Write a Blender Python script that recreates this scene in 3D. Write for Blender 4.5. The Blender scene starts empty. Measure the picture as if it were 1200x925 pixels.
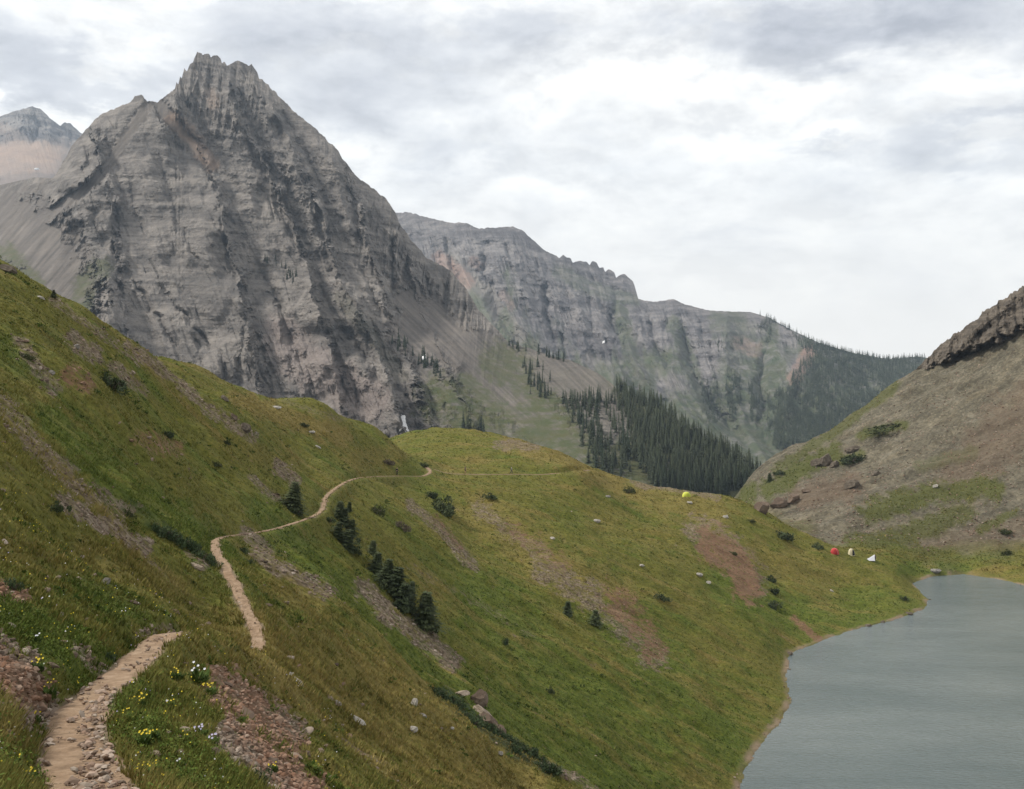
import bpy, math, random
import numpy as np

# ------------------------------------------------------------------ basics
F = 1178.0          # focal length in photograph pixels (photograph is 1200 wide)
CX, HY = 600.0, 440.0   # principal column, horizon row
LAKE = -60.0        # lake level; the eye is at the origin
rng = np.random.default_rng(7)
random.seed(7)
scene = bpy.context.scene
col = scene.collection
R = math.radians


def w2z(py, d):
    return -(py - HY) / F * d


def P(px, py, d):
    return np.array([(px - CX) / F * d, d, -(py - HY) / F * d])


# ------------------------------------------------------------------ noise
_perm = np.random.default_rng(11).permutation(256)
_perm = np.concatenate([_perm, _perm, _perm]).astype(np.int32)
_g3 = np.random.default_rng(12).normal(size=(256, 3))
_g3 = (_g3 / np.linalg.norm(_g3, axis=1)[:, None]).astype(np.float32)


def perlin(x, y, z=None):
    x = np.asarray(x, np.float32); y = np.asarray(y, np.float32)
    z = np.zeros_like(x) if z is None else np.asarray(z, np.float32)
    xi = np.floor(x); yi = np.floor(y); zi = np.floor(z)
    fx = x - xi; fy = y - yi; fz = z - zi
    xi = xi.astype(np.int32) & 255; yi = yi.astype(np.int32) & 255; zi = zi.astype(np.int32) & 255
    u = fx * fx * fx * (fx * (fx * 6 - 15) + 10)
    v = fy * fy * fy * (fy * (fy * 6 - 15) + 10)
    w = fz * fz * fz * (fz * (fz * 6 - 15) + 10)

    def g(a, b, c):
        h = _perm[_perm[_perm[xi + a] + yi + b] + zi + c]
        gr = _g3[h]
        return gr[..., 0] * (fx - a) + gr[..., 1] * (fy - b) + gr[..., 2] * (fz - c)
    x00 = g(0, 0, 0) * (1 - u) + g(1, 0, 0) * u
    x10 = g(0, 1, 0) * (1 - u) + g(1, 1, 0) * u
    x01 = g(0, 0, 1) * (1 - u) + g(1, 0, 1) * u
    x11 = g(0, 1, 1) * (1 - u) + g(1, 1, 1) * u
    return ((x00 * (1 - v) + x10 * v) * (1 - w) + (x01 * (1 - v) + x11 * v) * w) * 1.5


def fbm(x, y, z=None, o=4, gain=.5):
    x = np.asarray(x, np.float32); y = np.asarray(y, np.float32)
    z = np.zeros_like(x) if z is None else np.asarray(z, np.float32)
    s = 0; a = 1.; f = 1.; t = 0
    for k in range(o):
        s = s + a * perlin(x * f + 17.3 * k, y * f + 5.1 * k, z * f + 9.7 * k)
        t += a; a *= gain; f *= 2.03
    return s / t


def ridged(x, y, z=None, o=4, gain=.5):
    x = np.asarray(x, np.float32); y = np.asarray(y, np.float32)
    z = np.zeros_like(x) if z is None else np.asarray(z, np.float32)
    s = 0; a = 1.; f = 1.; t = 0
    for k in range(o):
        s = s + a * (1 - np.abs(perlin(x * f + 7.3 * k, y * f + 15.1 * k, z * f + 3.7 * k)) * 1.9)
        t += a; a *= gain; f *= 2.1
    return s / t


def sstep(a, b, x):
    t = np.clip((x - a) / (b - a), 0, 1)
    return t * t * (3 - 2 * t)


# ------------------------------------------------------------------ thin plate spline
class TPS:
    def __init__(self, pts, val, lam=1e-3):
        self.p = np.asarray(pts, np.float64); n = len(self.p)
        A = np.zeros((n + 3, n + 3))
        A[:n, :n] = self.k(self.p, self.p) + lam * np.eye(n)
        A[:n, n] = 1; A[:n, n + 1:] = self.p
        A[n, :n] = 1; A[n + 1:, :n] = self.p.T
        self.c = np.linalg.solve(A, np.concatenate([val, [0, 0, 0]]))

    def k(self, a, b):
        r2 = ((a[:, None, :] - b[None, :, :]) ** 2).sum(2)
        return .5 * r2 * np.log(r2 + 1e-12)

    def __call__(self, x, y):
        sh = np.shape(x); q = np.stack([np.ravel(x), np.ravel(y)], 1)
        out = np.empty(len(q)); n = len(self.p)
        for i in range(0, len(q), 60000):
            s = q[i:i + 60000]
            out[i:i + 60000] = self.k(s, self.p) @ self.c[:n] + self.c[n] + s @ self.c[n + 1:]
        return out.reshape(sh)


def seg_dist(X, Y, pts):
    """distance to a polyline and the running parameter (index + fraction) of the nearest point"""
    best = np.full(np.shape(X), 1e9); par = np.zeros(np.shape(X))
    for i in range(len(pts) - 1):
        ax, ay = pts[i][0], pts[i][1]; bx, by = pts[i + 1][0], pts[i + 1][1]
        dx, dy = bx - ax, by - ay
        t = np.clip(((X - ax) * dx + (Y - ay) * dy) / (dx * dx + dy * dy + 1e-9), 0, 1)
        q = (X - ax - t * dx) ** 2 + (Y - ay - t * dy) ** 2
        m = q < best
        best = np.where(m, q, best); par = np.where(m, i + t, par)
    return np.sqrt(best), par


def in_poly(X, Y, poly):
    ins = np.zeros(np.shape(X), bool); n = len(poly); j = n - 1
    for i in range(n):
        xi, yi = poly[i][0], poly[i][1]; xj, yj = poly[j][0], poly[j][1]
        c = ((yi > Y) != (yj > Y)) & (X < (xj - xi) * (Y - yi) / (yj - yi + 1e-12) + xi)
        ins ^= c; j = i
    return ins


# ------------------------------------------------------------------ mesh from arrays
def mesh_np(name, verts, faces, mat=None, smooth=True, cols=None, mat_idx=None):
    """verts (n,3); faces list of (m,k) int arrays"""
    me = bpy.data.meshes.new(name)
    verts = np.ascontiguousarray(verts, np.float32)
    if not isinstance(faces, (list, tuple)):
        faces = [faces]
    me.vertices.add(len(verts)); me.vertices.foreach_set('co', verts.ravel())
    lv = np.concatenate([f.ravel() for f in faces]).astype(np.int32)
    tot = np.concatenate([np.full(len(f), f.shape[1]) for f in faces]).astype(np.int32)
    st = np.concatenate([[0], np.cumsum(tot)[:-1]]).astype(np.int32)
    me.loops.add(len(lv)); me.loops.foreach_set('vertex_index', lv)
    me.polygons.add(len(tot)); me.polygons.foreach_set('loop_start', st)
    me.polygons.foreach_set('loop_total', tot)
    me.polygons.foreach_set('use_smooth', np.full(len(tot), smooth))
    me.update(calc_edges=True)
    if cols:
        for k, c in cols.items():
            a = me.color_attributes.new(k, 'FLOAT_COLOR', 'POINT')
            if c.shape[1] == 3:
                c = np.concatenate([c, np.ones((len(c), 1))], 1)
            a.data.foreach_set('color', np.ascontiguousarray(c, np.float32).ravel())
    for m in (mat if isinstance(mat, (list, tuple)) else [mat]):
        if m: me.materials.append(m)
    if mat_idx is not None:
        me.polygons.foreach_set('material_index', np.ascontiguousarray(mat_idx, np.int32))
    return me


def obj(name, me, parent=None, loc=None, rotz=0, scale=1, **props):
    o = bpy.data.objects.new(name, me); col.objects.link(o)
    if parent: o.parent = parent
    if loc is not None: o.location = [float(v) for v in loc]
    o.rotation_euler = (0, 0, rotz)
    if np.ndim(scale): o.scale = [float(v) for v in scale]
    else: o.scale = (scale,) * 3
    for k, v in props.items(): o[k] = v
    return o


def grid_faces(nr, nc):
    i = np.arange(nr - 1)[:, None] * nc + np.arange(nc - 1)[None, :]
    i = i.ravel()
    return np.stack([i, i + 1, i + nc + 1, i + nc], 1)


# ------------------------------------------------------------------ node helper
class NT:
    def __init__(self, name, rough=.9, spec=.2):
        self.m = bpy.data.materials.new(name); self.m.use_nodes = True
        self.t = self.m.node_tree; self.b = self.t.nodes['Principled BSDF']
        self.b.inputs['Roughness'].default_value = rough
        self.b.inputs['Specular IOR Level'].default_value = spec
        self.co = None

    def n(self, typ, **k):
        nd = self.t.nodes.new(typ)
        for a, v in k.items(): setattr(nd, a, v)
        return nd

    def l(self, a, b): self.t.links.new(a, b)

    def pos(self, sx=1, sy=None, sz=None):
        if self.co is None: self.co = self.n('ShaderNodeTexCoord').outputs['Object']
        sy = sx if sy is None else sy; sz = sx if sz is None else sz
        mp = self.n('ShaderNodeMapping'); mp.inputs['Scale'].default_value = (sx, sy, sz)
        self.l(self.co, mp.inputs['Vector']); return mp.outputs[0]

    def noise(self, vec, scale=1, detail=4, rough=.55, dist=0):
        nd = self.n('ShaderNodeTexNoise'); self.l(vec, nd.inputs['Vector'])
        nd.inputs['Scale'].default_value = scale; nd.inputs['Detail'].default_value = detail
        nd.inputs['Roughness'].default_value = rough; nd.inputs['Distortion'].default_value = dist
        return nd.outputs['Fac']

    def voro(self, vec, scale=1, feature='F1', out='Distance', rand=1):
        nd = self.n('ShaderNodeTexVoronoi'); nd.feature = feature; self.l(vec, nd.inputs['Vector'])
        nd.inputs['Scale'].default_value = scale; nd.inputs['Randomness'].default_value = rand
        return nd.outputs[out]

    def ramp(self, fac, stops):
        nd = self.n('ShaderNodeValToRGB'); self.l(fac, nd.inputs['Fac'])
        e = nd.color_ramp.elements
        while len(e) < len(stops): e.new(.5)
        for s, (p, c) in zip(e, stops):
            s.position = p; c = c if np.ndim(c) else (c, c, c)
            s.color = (*c, 1)
        return nd.outputs['Color']

    def mix(self, fac, a, b, mode='MIX'):
        nd = self.n('ShaderNodeMix'); nd.data_type = 'RGBA'; nd.blend_type = mode
        for sock, v in ((nd.inputs[0], fac), (nd.inputs[6], a), (nd.inputs[7], b)):
            if isinstance(v, bpy.types.NodeSocket): self.l(v, sock)
            elif np.ndim(v): sock.default_value = (*v, 1)
            elif sock == nd.inputs[0]: sock.default_value = v
            else: sock.default_value = (v, v, v, 1)
        return nd.outputs[2]

    def math(self, op, a, b=None, clamp=False):
        nd = self.n('ShaderNodeMath'); nd.operation = op; nd.use_clamp = clamp
        for s, v in zip(nd.inputs, (a, b)):
            if v is None: continue
            if isinstance(v, bpy.types.NodeSocket): self.l(v, s)
            else: s.default_value = v
        return nd.outputs[0]

    def attr(self, name):
        nd = self.n('ShaderNodeVertexColor'); nd.layer_name = name
        return nd.outputs['Color']

    def sep(self, c):
        nd = self.n('ShaderNodeSeparateColor'); self.l(c, nd.inputs[0]); return nd.outputs

    def hsv(self, c, h=.5, s=1, v=1):
        nd = self.n('ShaderNodeHueSaturation')
        self.l(c, nd.inputs['Color'])
        for k, x in (('Hue', h), ('Saturation', s), ('Value', v)):
            if isinstance(x, bpy.types.NodeSocket): self.l(x, nd.inputs[k])
            else: nd.inputs[k].default_value = x
        return nd.outputs[0]

    def bump(self, h, dist, strength=1., prev=None):
        nd = self.n('ShaderNodeBump'); nd.inputs['Distance'].default_value = dist
        nd.inputs['Strength'].default_value = strength
        self.l(h, nd.inputs['Height'])
        if prev: self.l(prev, nd.inputs['Normal'])
        return nd.outputs[0]

    def out(self, color=None, normal=None):
        if color is not None:
            if isinstance(color, bpy.types.NodeSocket): self.l(color, self.b.inputs['Base Color'])
            else: self.b.inputs['Base Color'].default_value = (*color, 1)
        if normal is not None: self.l(normal, self.b.inputs['Normal'])
        return self.m


# ------------------------------------------------------------------ near ground: control points (column, row, depth)
TRAIL = [(560, 2000, 1.6), (330, 1300, 3.2), (170, 1010, 7), (105, 925, 11), (88, 868, 14), (98, 825, 17.5), (135, 795, 21), (160, 772, 24), (178, 755, 27), (212, 740, 31),
         (255, 775, 37), (285, 778, 41), (303, 753, 46), (290, 715, 51), (265, 665, 58), (253, 645, 68), (258, 630, 85), (300, 624, 100), (335, 616, 112), (375, 600, 132),
         (384, 580, 148), (410, 563, 175), (435, 559, 200), (465, 558, 225), (496, 558, 238), (504, 552, 243), (498, 546, 252), (520, 554, 254), (545, 556, 255),
         (600, 556, 262), (640, 556, 270), (690, 551, 282)]
CP = [
    # foreground spur right of the trail
    (215, 800, 23), (200, 860, 15.5), (200, 925, 12.5), (300, 860, 23), (300, 925, 17), (300, 800, 33), (400, 925, 26), (400, 850, 42), (245, 744, 32.5), (275, 750, 34), (300, 758, 38), (240, 735, 46), (260, 728, 50), (215, 725, 44), (330, 765, 47),
    (350, 760, 52), (400, 780, 60), (400, 755, 72), (450, 800, 70), (350, 715, 68), (330, 690, 75), (500, 925, 45), (500, 830, 74), (560, 870, 80), (600, 925, 80), (640, 905, 84), (500, 822, 80),
    (600, 1460, 3), (600, 1265, 11), (600, 1086, 25), (600, 985, 45), (1200, 1676, 11), (1200, 1470, 25), (1200, 1380, 45), (2100, 2300, 5), (2100, 2200, 25), (2100, 1990, 45),
    # bank left of the trail
    (-300, 793, 5), (-300, 675, 11), (0, 925, 10), (0, 790, 15), (0, 690, 22), (0, 600, 31), (0, 500, 45), (0, 400, 85), (0, 312, 115), (-300, 480, 28), (-300, 300, 60), (-300, 140, 115),
    (-900, 500, 8), (-900, 250, 30), (-900, -50, 90), (-300, 220, 150), (0, 350, 140), (0, 470, 220), (-900, 100, 150), (-900, 600, 400), (-300, 600, 330),
    (100, 650, 38), (100, 550, 60), (100, 450, 90), (100, 365, 124), (170, 412, 135), (100, 410, 150), (100, 520, 260), (60, 345, 119), (200, 440, 134), (213, 450, 140), (293, 507, 143), (333, 560, 140), (267, 470, 145),
    (200, 500, 115), (200, 600, 75), (200, 650, 55), (200, 700, 40), (250, 560, 108), (300, 560, 125), (240, 480, 155), (300, 492, 166), (345, 540, 168),
    (200, 424, 175), (260, 447, 192), (330, 472, 208), (380, 477, 222), (440, 503, 245), (200, 470, 215), (260, 500, 240), (330, 525, 260), (440, 535, 275), (170, 500, 240),
    (400, 530, 200), (350, 505, 190), (440, 545, 222), (480, 535, 262),
    # slope under the trail
    (385, 640, 122), (450, 640, 145), (450, 700, 122), (500, 780, 108), (400, 700, 92), (430, 730, 98), (560, 830, 103), (640, 895, 104), (700, 925, 115), (540, 800, 108), (470, 745, 108),
    (500, 600, 190), (500, 680, 150), (600, 600, 225), (600, 700, 170), (600, 800, 133), (700, 850, 138), (800, 900, 142), (700, 750, 170), (800, 750, 192), (800, 820, 165), (900, 740, 219),
    (550, 640, 195), (650, 650, 205), (700, 600, 255), (760, 640, 238), (850, 640, 262), (850, 700, 227), (900, 680, 254), (1000, 700, 263), (950, 660, 275), (900, 620, 287), (803, 582, 302), (978, 650, 286),
    (1020, 658, 290), (1055, 665, 292), (930, 640, 285), (1040, 690, 270),
    # knoll top and what drops away behind it
    (480, 508, 325), (560, 506, 330), (620, 521, 328), (690, 547, 322), (770, 571, 318), (830, 578, 318), (870, 590, 318), (560, 530, 290), (700, 570, 285), (900, 603, 310), (950, 628, 302),
    (480, 540, 385), (560, 540, 390), (690, 580, 385), (770, 605, 380), (830, 620, 375), (250, 800, 600), (500, 800, 600), (700, 830, 600), (-300, 800, 650), (-900, 800, 650), (870, 625, 365), (830, 800, 560), (800, 660, 440), (835, 640, 450), (700, 660, 450), (850, 610, 385), (800, 740, 520), (860, 620, 520), (600, 640, 470),
    # slope beyond the lake
    (930, 625, 322), (960, 640, 312), (1000, 640, 312), (1050, 655, 303), (1100, 668, 298), (1150, 660, 305), (1200, 675, 296), (1000, 600, 350), (900, 590, 400), (868, 574, 480), (880, 575, 450), (920, 560, 440),
    (950, 520, 500), (1000, 487, 515), (1050, 450, 525), (1000, 540, 440), (1100, 560, 375), (1100, 480, 445), (1100, 428, 500), (1150, 440, 455), (1150, 402, 495), (1200, 390, 460), (1200, 480, 405), (1200, 580, 342), (1100, 620, 330),
    (870, 640, 560), (950, 620, 610), (1050, 560, 640), (1100, 450, 580), (1150, 425, 580), (1200, 410, 580), (1500, 300, 500), (1500, 450, 380), (1500, 600, 300), (2100, 300, 400), (2100, 550, 260), (1500, 320, 650), (2100, 320, 600),
]
SHORE = [(830, 1010), (862, 945), (870, 912), (886, 880), (906, 855), (927, 826), (921, 795), (926, 766), (958, 753), (1000, 738), (1050, 726), (1085, 713), (1088, 702), (1079, 694), (1069, 684), (1090, 676),
         (1130, 673), (1165, 678), (1200, 686), (1270, 703), (1400, 738), (1700, 850), (2300, 1100)]


def shore_xy(px, py):
    d = -LAKE * F / (py - HY)
    return ((px - CX) / F * d, d)


shore_w = [shore_xy(*s) for s in SHORE]
shore_w = [shore_w[0]] + shore_w[1:]
lake_poly = [(30, 60), (26, 90)] + shore_w + [(170, 70), (120, 40)]
CP += [(a, b, -LAKE * F / (b - HY)) for a, b in SHORE]
for px, d in ((1100, 150), (1100, 200), (1150, 250), (1000, 125), (1500, 150), (1400, 200), (1400, 100), (1000, 160), (1050, 230)):
    CP.append((px, HY + 66. / d * F, d))
CP += TRAIL
CP = np.array(CP, float)
KV, KU = 2.5, 250.
ground_tps = TPS(np.stack([CP[:, 0] / KU, np.log(CP[:, 2]) * KV], 1), (CP[:, 1] - HY) / F, 2e-3)

# trail centre line in the world, smoothed
tp = np.array([P(*t) for t in TRAIL])


def catmull(p, step):
    out = []
    q = np.concatenate([[2 * p[0] - p[1]], p, [2 * p[-1] - p[-2]]])
    for i in range(1, len(q) - 2):
        n = max(2, int(np.linalg.norm(q[i + 1] - q[i]) / step))
        t = np.linspace(0, 1, n, endpoint=False)[:, None]
        out.append(.5 * (2 * q[i] + (q[i + 1] - q[i - 1]) * t + (2 * q[i - 1] - 5 * q[i] + 4 * q[i + 1] - q[i + 2]) * t * t + (3 * q[i] - q[i - 1] - 3 * q[i + 1] + q[i + 2]) * t ** 3))
    out.append(p[-1:])
    return np.concatenate(out)


trail_c = catmull(tp, 3.0)
trail_f = catmull(tp, .25)


def trail_half(d):
    return np.interp(d, [0, 11, 22, 45, 110, 180, 240, 256, 290], [.45, .45, .42, .30, .28, .32, .36, .46, .45])


# grid: columns are directions, rows are depths
gpx = np.concatenate([np.arange(-900, -60, 20), np.arange(-60, 1262, 2.4), np.arange(1270, 2110, 20)])
gd = np.concatenate([np.geomspace(1.4, 9, 110, endpoint=False), np.geomspace(9, 90, 430, endpoint=False), np.geomspace(90, 340, 560, endpoint=False),
                     np.geomspace(340, 560, 220, endpoint=False), np.geomspace(560, 720, 30, endpoint=False), np.geomspace(720, 7000, 40)])
GPX, GD = np.meshgrid(gpx, gd)
GW = ground_tps(GPX / KU, np.log(np.minimum(GD, 720)) * KV)
GX = (GPX - CX) / F * GD
GZ = -GW * GD
far = sstep(560, 760, GD)
GZ = GZ * (1 - far) + far * (-215 - .004 * GD) * 1.0
# lake basin and shore
ld, _ = seg_dist(GX, GD, lake_poly + [lake_poly[0]])
inside = in_poly(GX, GD, lake_poly)
sd = np.where(inside, -ld, ld)                     # signed distance to the water's edge
sd = sd + .9 * fbm(GX / 5, GD / 5, o=3) * (ld < 30)
near_lake = GD < 560
zin = LAKE - .15 - np.minimum(-sd, 30) * .22
zout_min = LAKE + .1 + np.clip(sd, 0, 40) * .12
zout_max = LAKE + .1 + np.clip(sd, 0, 400) * 1.05
GZ = np.where(near_lake & (sd < 0), np.minimum(GZ, zin), GZ)
GZ = np.where(near_lake & (sd >= 0), np.clip(GZ, np.where(sd < 30, zout_min, -1e9), np.where(sd < 14, zout_max, 1e9)), GZ)
# relief: hummocks, ribs running down the fall line
calm = sstep(.3, 9, np.where(near_lake, np.abs(sd), 99)) * (1 - far)
td = np.full(GX.shape, 99.); tpar = np.zeros(GX.shape)
m = (GD < 300) & (GPX > -400) & (GPX < 1000)
td[m], tpar[m] = seg_dist(GX[m], GD[m], trail_c)
tz = np.interp(tpar, np.arange(len(trail_c)), trail_c[:, 2])
amp = np.clip(GD / 40, .12, 1)
rib = fbm(GX / 30 + 3, GD / 7, o=3)
hum = fbm(GX / 9, GD / 6, GZ / 20, o=4)
fine = fbm(GX / 1.7, GD / 1.5, o=3)
stk = fbm((GX + .25 * GD) / 6.5, (GD - .15 * GX) / 1.9, o=4, gain=.6)
stk2 = ridged((GX + .2 * GD) / 16 + 4, GD / 4.6, o=3) - .5
right = sstep(300, 330, GD) * sstep(-20, 25, GX - (90 + (GD - 300) * .05))   # the slope beyond the lake
relief = (rib * 1.3 + hum * 1.25 + fine * .16 * np.clip(20 / GD, .5, 1)) * amp * calm
relief = relief + (stk * .55 + stk2 * .75) * np.clip(GD / 70, .08, 1) * calm * (1 - .6 * right)
relief = relief + right * calm * ((ridged((GD + .35 * GX) / 19, (GX - .35 * GD) / 75, o=4) - .5) * 3.2 + fbm((GD + .35 * GX) / 5, (GX - .35 * GD) / 16, o=4) * .9)
relief *= sstep(.3, 5, td) * .9 + .1
GZ = GZ + relief
bench = 1 - sstep(trail_half(GD) * 1.15, trail_half(GD) * 1.15 + np.clip(GD * .02, .35, 1.3), td)
GZ = GZ * (1 - bench) + (tz - .07) * bench
GWV = -GZ / GD
GPY = HY + GWV * F
# nearest-surface visibility, for choosing what to plant where it shows
EL = np.maximum.accumulate(-GWV, 0)
VIS = (-GWV) >= EL - .004


def ground_z(px, d):
    """height of the ground sheet in direction px at depth d (bilinear)"""
    fi = np.interp(px, gpx, np.arange(len(gpx))); fj = np.interp(d, gd, np.arange(len(gd)))
    i = np.clip(np.floor(fi).astype(int), 0, len(gpx) - 2); j = np.clip(np.floor(fj).astype(int), 0, len(gd) - 2)
    a = fi - i; b = fj - j
    return (GZ[j, i] * (1 - a) + GZ[j, i + 1] * a) * (1 - b) + (GZ[j + 1, i] * (1 - a) + GZ[j + 1, i + 1] * a) * b


def ground_xy(x, y):
    return ground_z(CX + np.asarray(x) / y * F, y)


def sample_grid(A, px, d):
    i = np.clip(np.round(np.interp(px, gpx, np.arange(len(gpx)))).astype(int), 0, len(gpx) - 1)
    j = np.clip(np.round(np.interp(d, gd, np.arange(len(gd)))).astype(int), 0, len(gd) - 1)
    return A[j, i]


def hit(px, py):
    """first point of the ground seen along photograph direction (px, py)"""
    i = int(np.argmin(np.abs(gpx - px)))
    c = GPY[:, i]
    k = np.nonzero(c <= py)[0]
    k = k[k > 3]
    j = int(k[0]) if len(k) else len(gd) - 1
    a = (c[j - 1] - py) / (c[j - 1] - c[j] + 1e-9) if j else 0
    d = gd[j - 1] + (gd[j] - gd[j - 1]) * np.clip(a, 0, 1)
    x = (px - CX) / F * d
    return np.array([x, d, float(ground_z(px, d))])
# ------------------------------------------------------------------ mountains: real slopes with their own distance and relief
class Slope:
    """a mountainside: skyline, depth control points, and displacement along the line from the valley"""

    def __init__(self, sky, ctrl, bottom, step, rstep, disp, jag, jag_scale, back=60.):
        sky = np.array(sky, float)
        self.px = np.arange(sky[0, 0], sky[-1, 0] + .1, step)
        E = np.interp(self.px, sky[:, 0], sky[:, 1])
        wide = np.interp(self.px, [s[0] for s in jag], [s[1] for s in jag])
        j = ridged(self.px / jag_scale, self.px * 0 + 3.3, o=4, gain=.6) - .45
        blk = np.round(2.5 * perlin(self.px / (jag_scale * .55), self.px * 0 + 8.1)) / 2.5
        E = E - wide * (j * .9 + blk * .5)
        self.E = E
        B = np.full_like(E, bottom); B = np.maximum(B, E + 30)
        nr = int((bottom - E.min()) / rstep)
        t = np.linspace(0, 1, nr)[:, None]
        self.PY = E[None] * (1 - t) + B[None] * t
        self.PX = np.broadcast_to(self.px[None], self.PY.shape)
        c = np.array(ctrl, float)
        self.tps = TPS(c[:, :2] / 150., np.log(c[:, 2]), 1e-3)
        self.D0 = np.exp(self.tps(self.PX / 150., self.PY / 150.))
        self.T = t
        dd, self.cols = disp(self)
        self.D = self.D0 + dd
        self.nb = 14
        self.back = back

    def build(self, name, mat, **props):
        X = (self.PX - CX) / F * self.D; Z = -(self.PY - HY) / F * self.D
        V = np.stack([X, self.D, Z], -1)
        # the far side of the ridge
        k = (np.arange(self.nb, 0, -1) / self.nb)[:, None]
        Db = self.D[0][None] + k * self.back * (3 + 4 * k) + 0
        Zb = Z[0][None] - (k ** 1.2) * self.back * 3.5
        Xb = X[0][None] * Db / self.D[0][None]
        VB = np.stack([Xb, Db, Zb], -1)
        # foot, carried down under the valley floor
        foot = np.stack([X[-1:], self.D[-1:] * .97, np.full_like(X[-1:], -300.)], -1)
        V = np.concatenate([VB, V, foot], 0)
        nr, nc = V.shape[:2]
        cols = {n: np.concatenate([np.repeat(c[:1], self.nb, 0), c, c[-1:]], 0).reshape(-1, c.shape[-1]) for n, c in self.cols.items()}
        me = mesh_np(name, V.reshape(-1, 3), grid_faces(nr, nc), mat, False, cols)
        return obj(name, me, **props)

    def depth(self, px, py):
        fi = np.interp(px, self.px, np.arange(len(self.px)))
        i = np.clip(np.round(fi).astype(int), 0, len(self.px) - 1)
        e = self.PY[0, i]; b = self.PY[-1, i]
        t = np.clip((py - e) / (b - e), 0, 1)
        j = np.round(t * (self.PY.shape[0] - 1)).astype(int)
        return self.D[j, i]

    def at(self, px, py):
        d = self.depth(px, py)
        return np.stack([(np.asarray(px) - CX) / F * d, d, -(np.asarray(py) - HY) / F * d], -1)


def carve(S, lines, warp=4.):
    """sum of gullies (depth > 0: cut back into the face) and ribs (depth < 0)"""
    wx = S.PX + warp * fbm(S.PX / 22, S.PY / 22, o=4, gain=.65) * 2.4
    wy = S.PY + warp * fbm(S.PX / 22 + 40, S.PY / 22, o=3) * 2
    out = np.zeros_like(S.PY); core = np.zeros_like(S.PY)
    for pts, width, depth in lines:
        p = np.array(pts, float); lo = p.min(0) - width * 3; hi = p.max(0) + width * 3
        m = (wx > lo[0]) & (wx < hi[0]) & (wy > lo[1]) & (wy < hi[1])
        d, par = seg_dist(wx[m], wy[m], pts)
        end = sstep(0, .6, par) * sstep(0, .6, len(pts) - 1 - par) * .75 + .25
        v = np.clip(1 - d / width, 0, 1) ** 1.3 * end
        out[m] += depth * v; core[m] = np.maximum(core[m], v * (depth > 0))
    return out, core


def facets(x, y, z, seed):
    """piecewise planar relief: folded linear waves at random bearings"""
    r = np.random.default_rng(seed); o = 0
    for k in range(7):
        v = r.normal(size=3); v /= np.linalg.norm(v); f = r.uniform(.6, 1.7)
        ph = (x * v[0] + y * v[1] + z * v[2]) * f + r.uniform(0, 9) + .7 * perlin(x * .35 + k * 7, y * .35, z * .35)
        o = o + np.abs((ph % 2) - 1) / f
    return o / 7 - .42


def area(S, pts, width, warp=10., dens=3.):
    """soft-edged area round a polyline, ragged with noise"""
    p = np.array(pts, float); lo = p.min(0) - width * 3; hi = p.max(0) + width * 3
    m = (S.PX > lo[0]) & (S.PX < hi[0]) & (S.PY > lo[1]) & (S.PY < hi[1])
    o = np.zeros(S.PY.shape)
    if not m.any(): return o
    x, y = S.PX[m], S.PY[m]
    d, _ = seg_dist(x, y, pts)
    n = fbm(x / warp, y / warp, o=5, gain=.65)
    o[m] = sstep(-.35, .35, (1 - d / width) + n * 1.0)
    return o


M_SKY = [(-260, 262), (-100, 233), (0, 217), (40, 208), (62, 209), (70, 197), (83, 173), (103, 150), (117, 135), (138, 126), (153, 120), (158, 112), (165, 111), (173, 120), (185, 120), (200, 108), (205, 104), (207, 96), (209, 99), (211, 89), (213, 92), (216, 82), (219, 84), (222, 75), (226, 73), (229, 66), (231, 62), (236, 62), (238, 66), (240, 64), (245, 64), (247, 68), (250, 65), (256, 67), (258, 69), (260, 75), (263, 73), (266, 77), (270, 76), (275, 73), (283, 72), (288, 75), (292, 79), (295, 76), (298, 80), (301, 84), (304, 92), (308, 93), (311, 98), (330, 115), (350, 136), (377, 157), (397, 178), (405, 190), (417, 207), (436, 220), (453, 234), (463, 249),
         (468, 262), (482, 282), (500, 303), (527, 317), (547, 340), (560, 363), (583, 387), (592, 398), (600, 404), (620, 408), (647, 418), (668, 422), (700, 437), (720, 452), (735, 461), (775, 478), (800, 496), (825, 516), (860, 536), (892, 556), (930, 590), (1000, 640)]
M_CTRL = [(245, 62, 1700), (163, 111, 1560), (60, 210, 1500), (0, 217, 1700), (0, 330, 1230), (-100, 235, 1750), (-260, 262, 1800), (-260, 400, 1200), (-260, 600, 900), (100, 330, 1210), (50, 270, 1390), (110, 190, 1470), (245, 150, 1565), (245, 250, 1390), (245, 350, 1225), (245, 440, 1085),
          (130, 250, 1370), (140, 380, 1150), (350, 137, 1640), (350, 250, 1440), (350, 350, 1250), (350, 450, 1090), (410, 190, 1585), (417, 260, 1470), (440, 350, 1270), (440, 470, 1055), (468, 262, 1545), (500, 303, 1490), (495, 365, 1370), (560, 363, 1420), (592, 398, 1350), (540, 420, 1190),
          (500, 430, 1150), (480, 490, 1015), (600, 404, 1340), (600, 470, 1090), (600, 540, 920), (650, 418, 1260), (650, 470, 1090), (720, 455, 1140), (700, 520, 930), (775, 478, 1070), (775, 540, 900), (825, 510, 990), (892, 556, 900), (850, 580, 860), (700, 600, 800), (500, 580, 880), (250, 580, 900),
          (0, 450, 1000), (895, 610, 830), (1000, 640, 860), (930, 590, 900), (930, 640, 800)]
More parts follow.
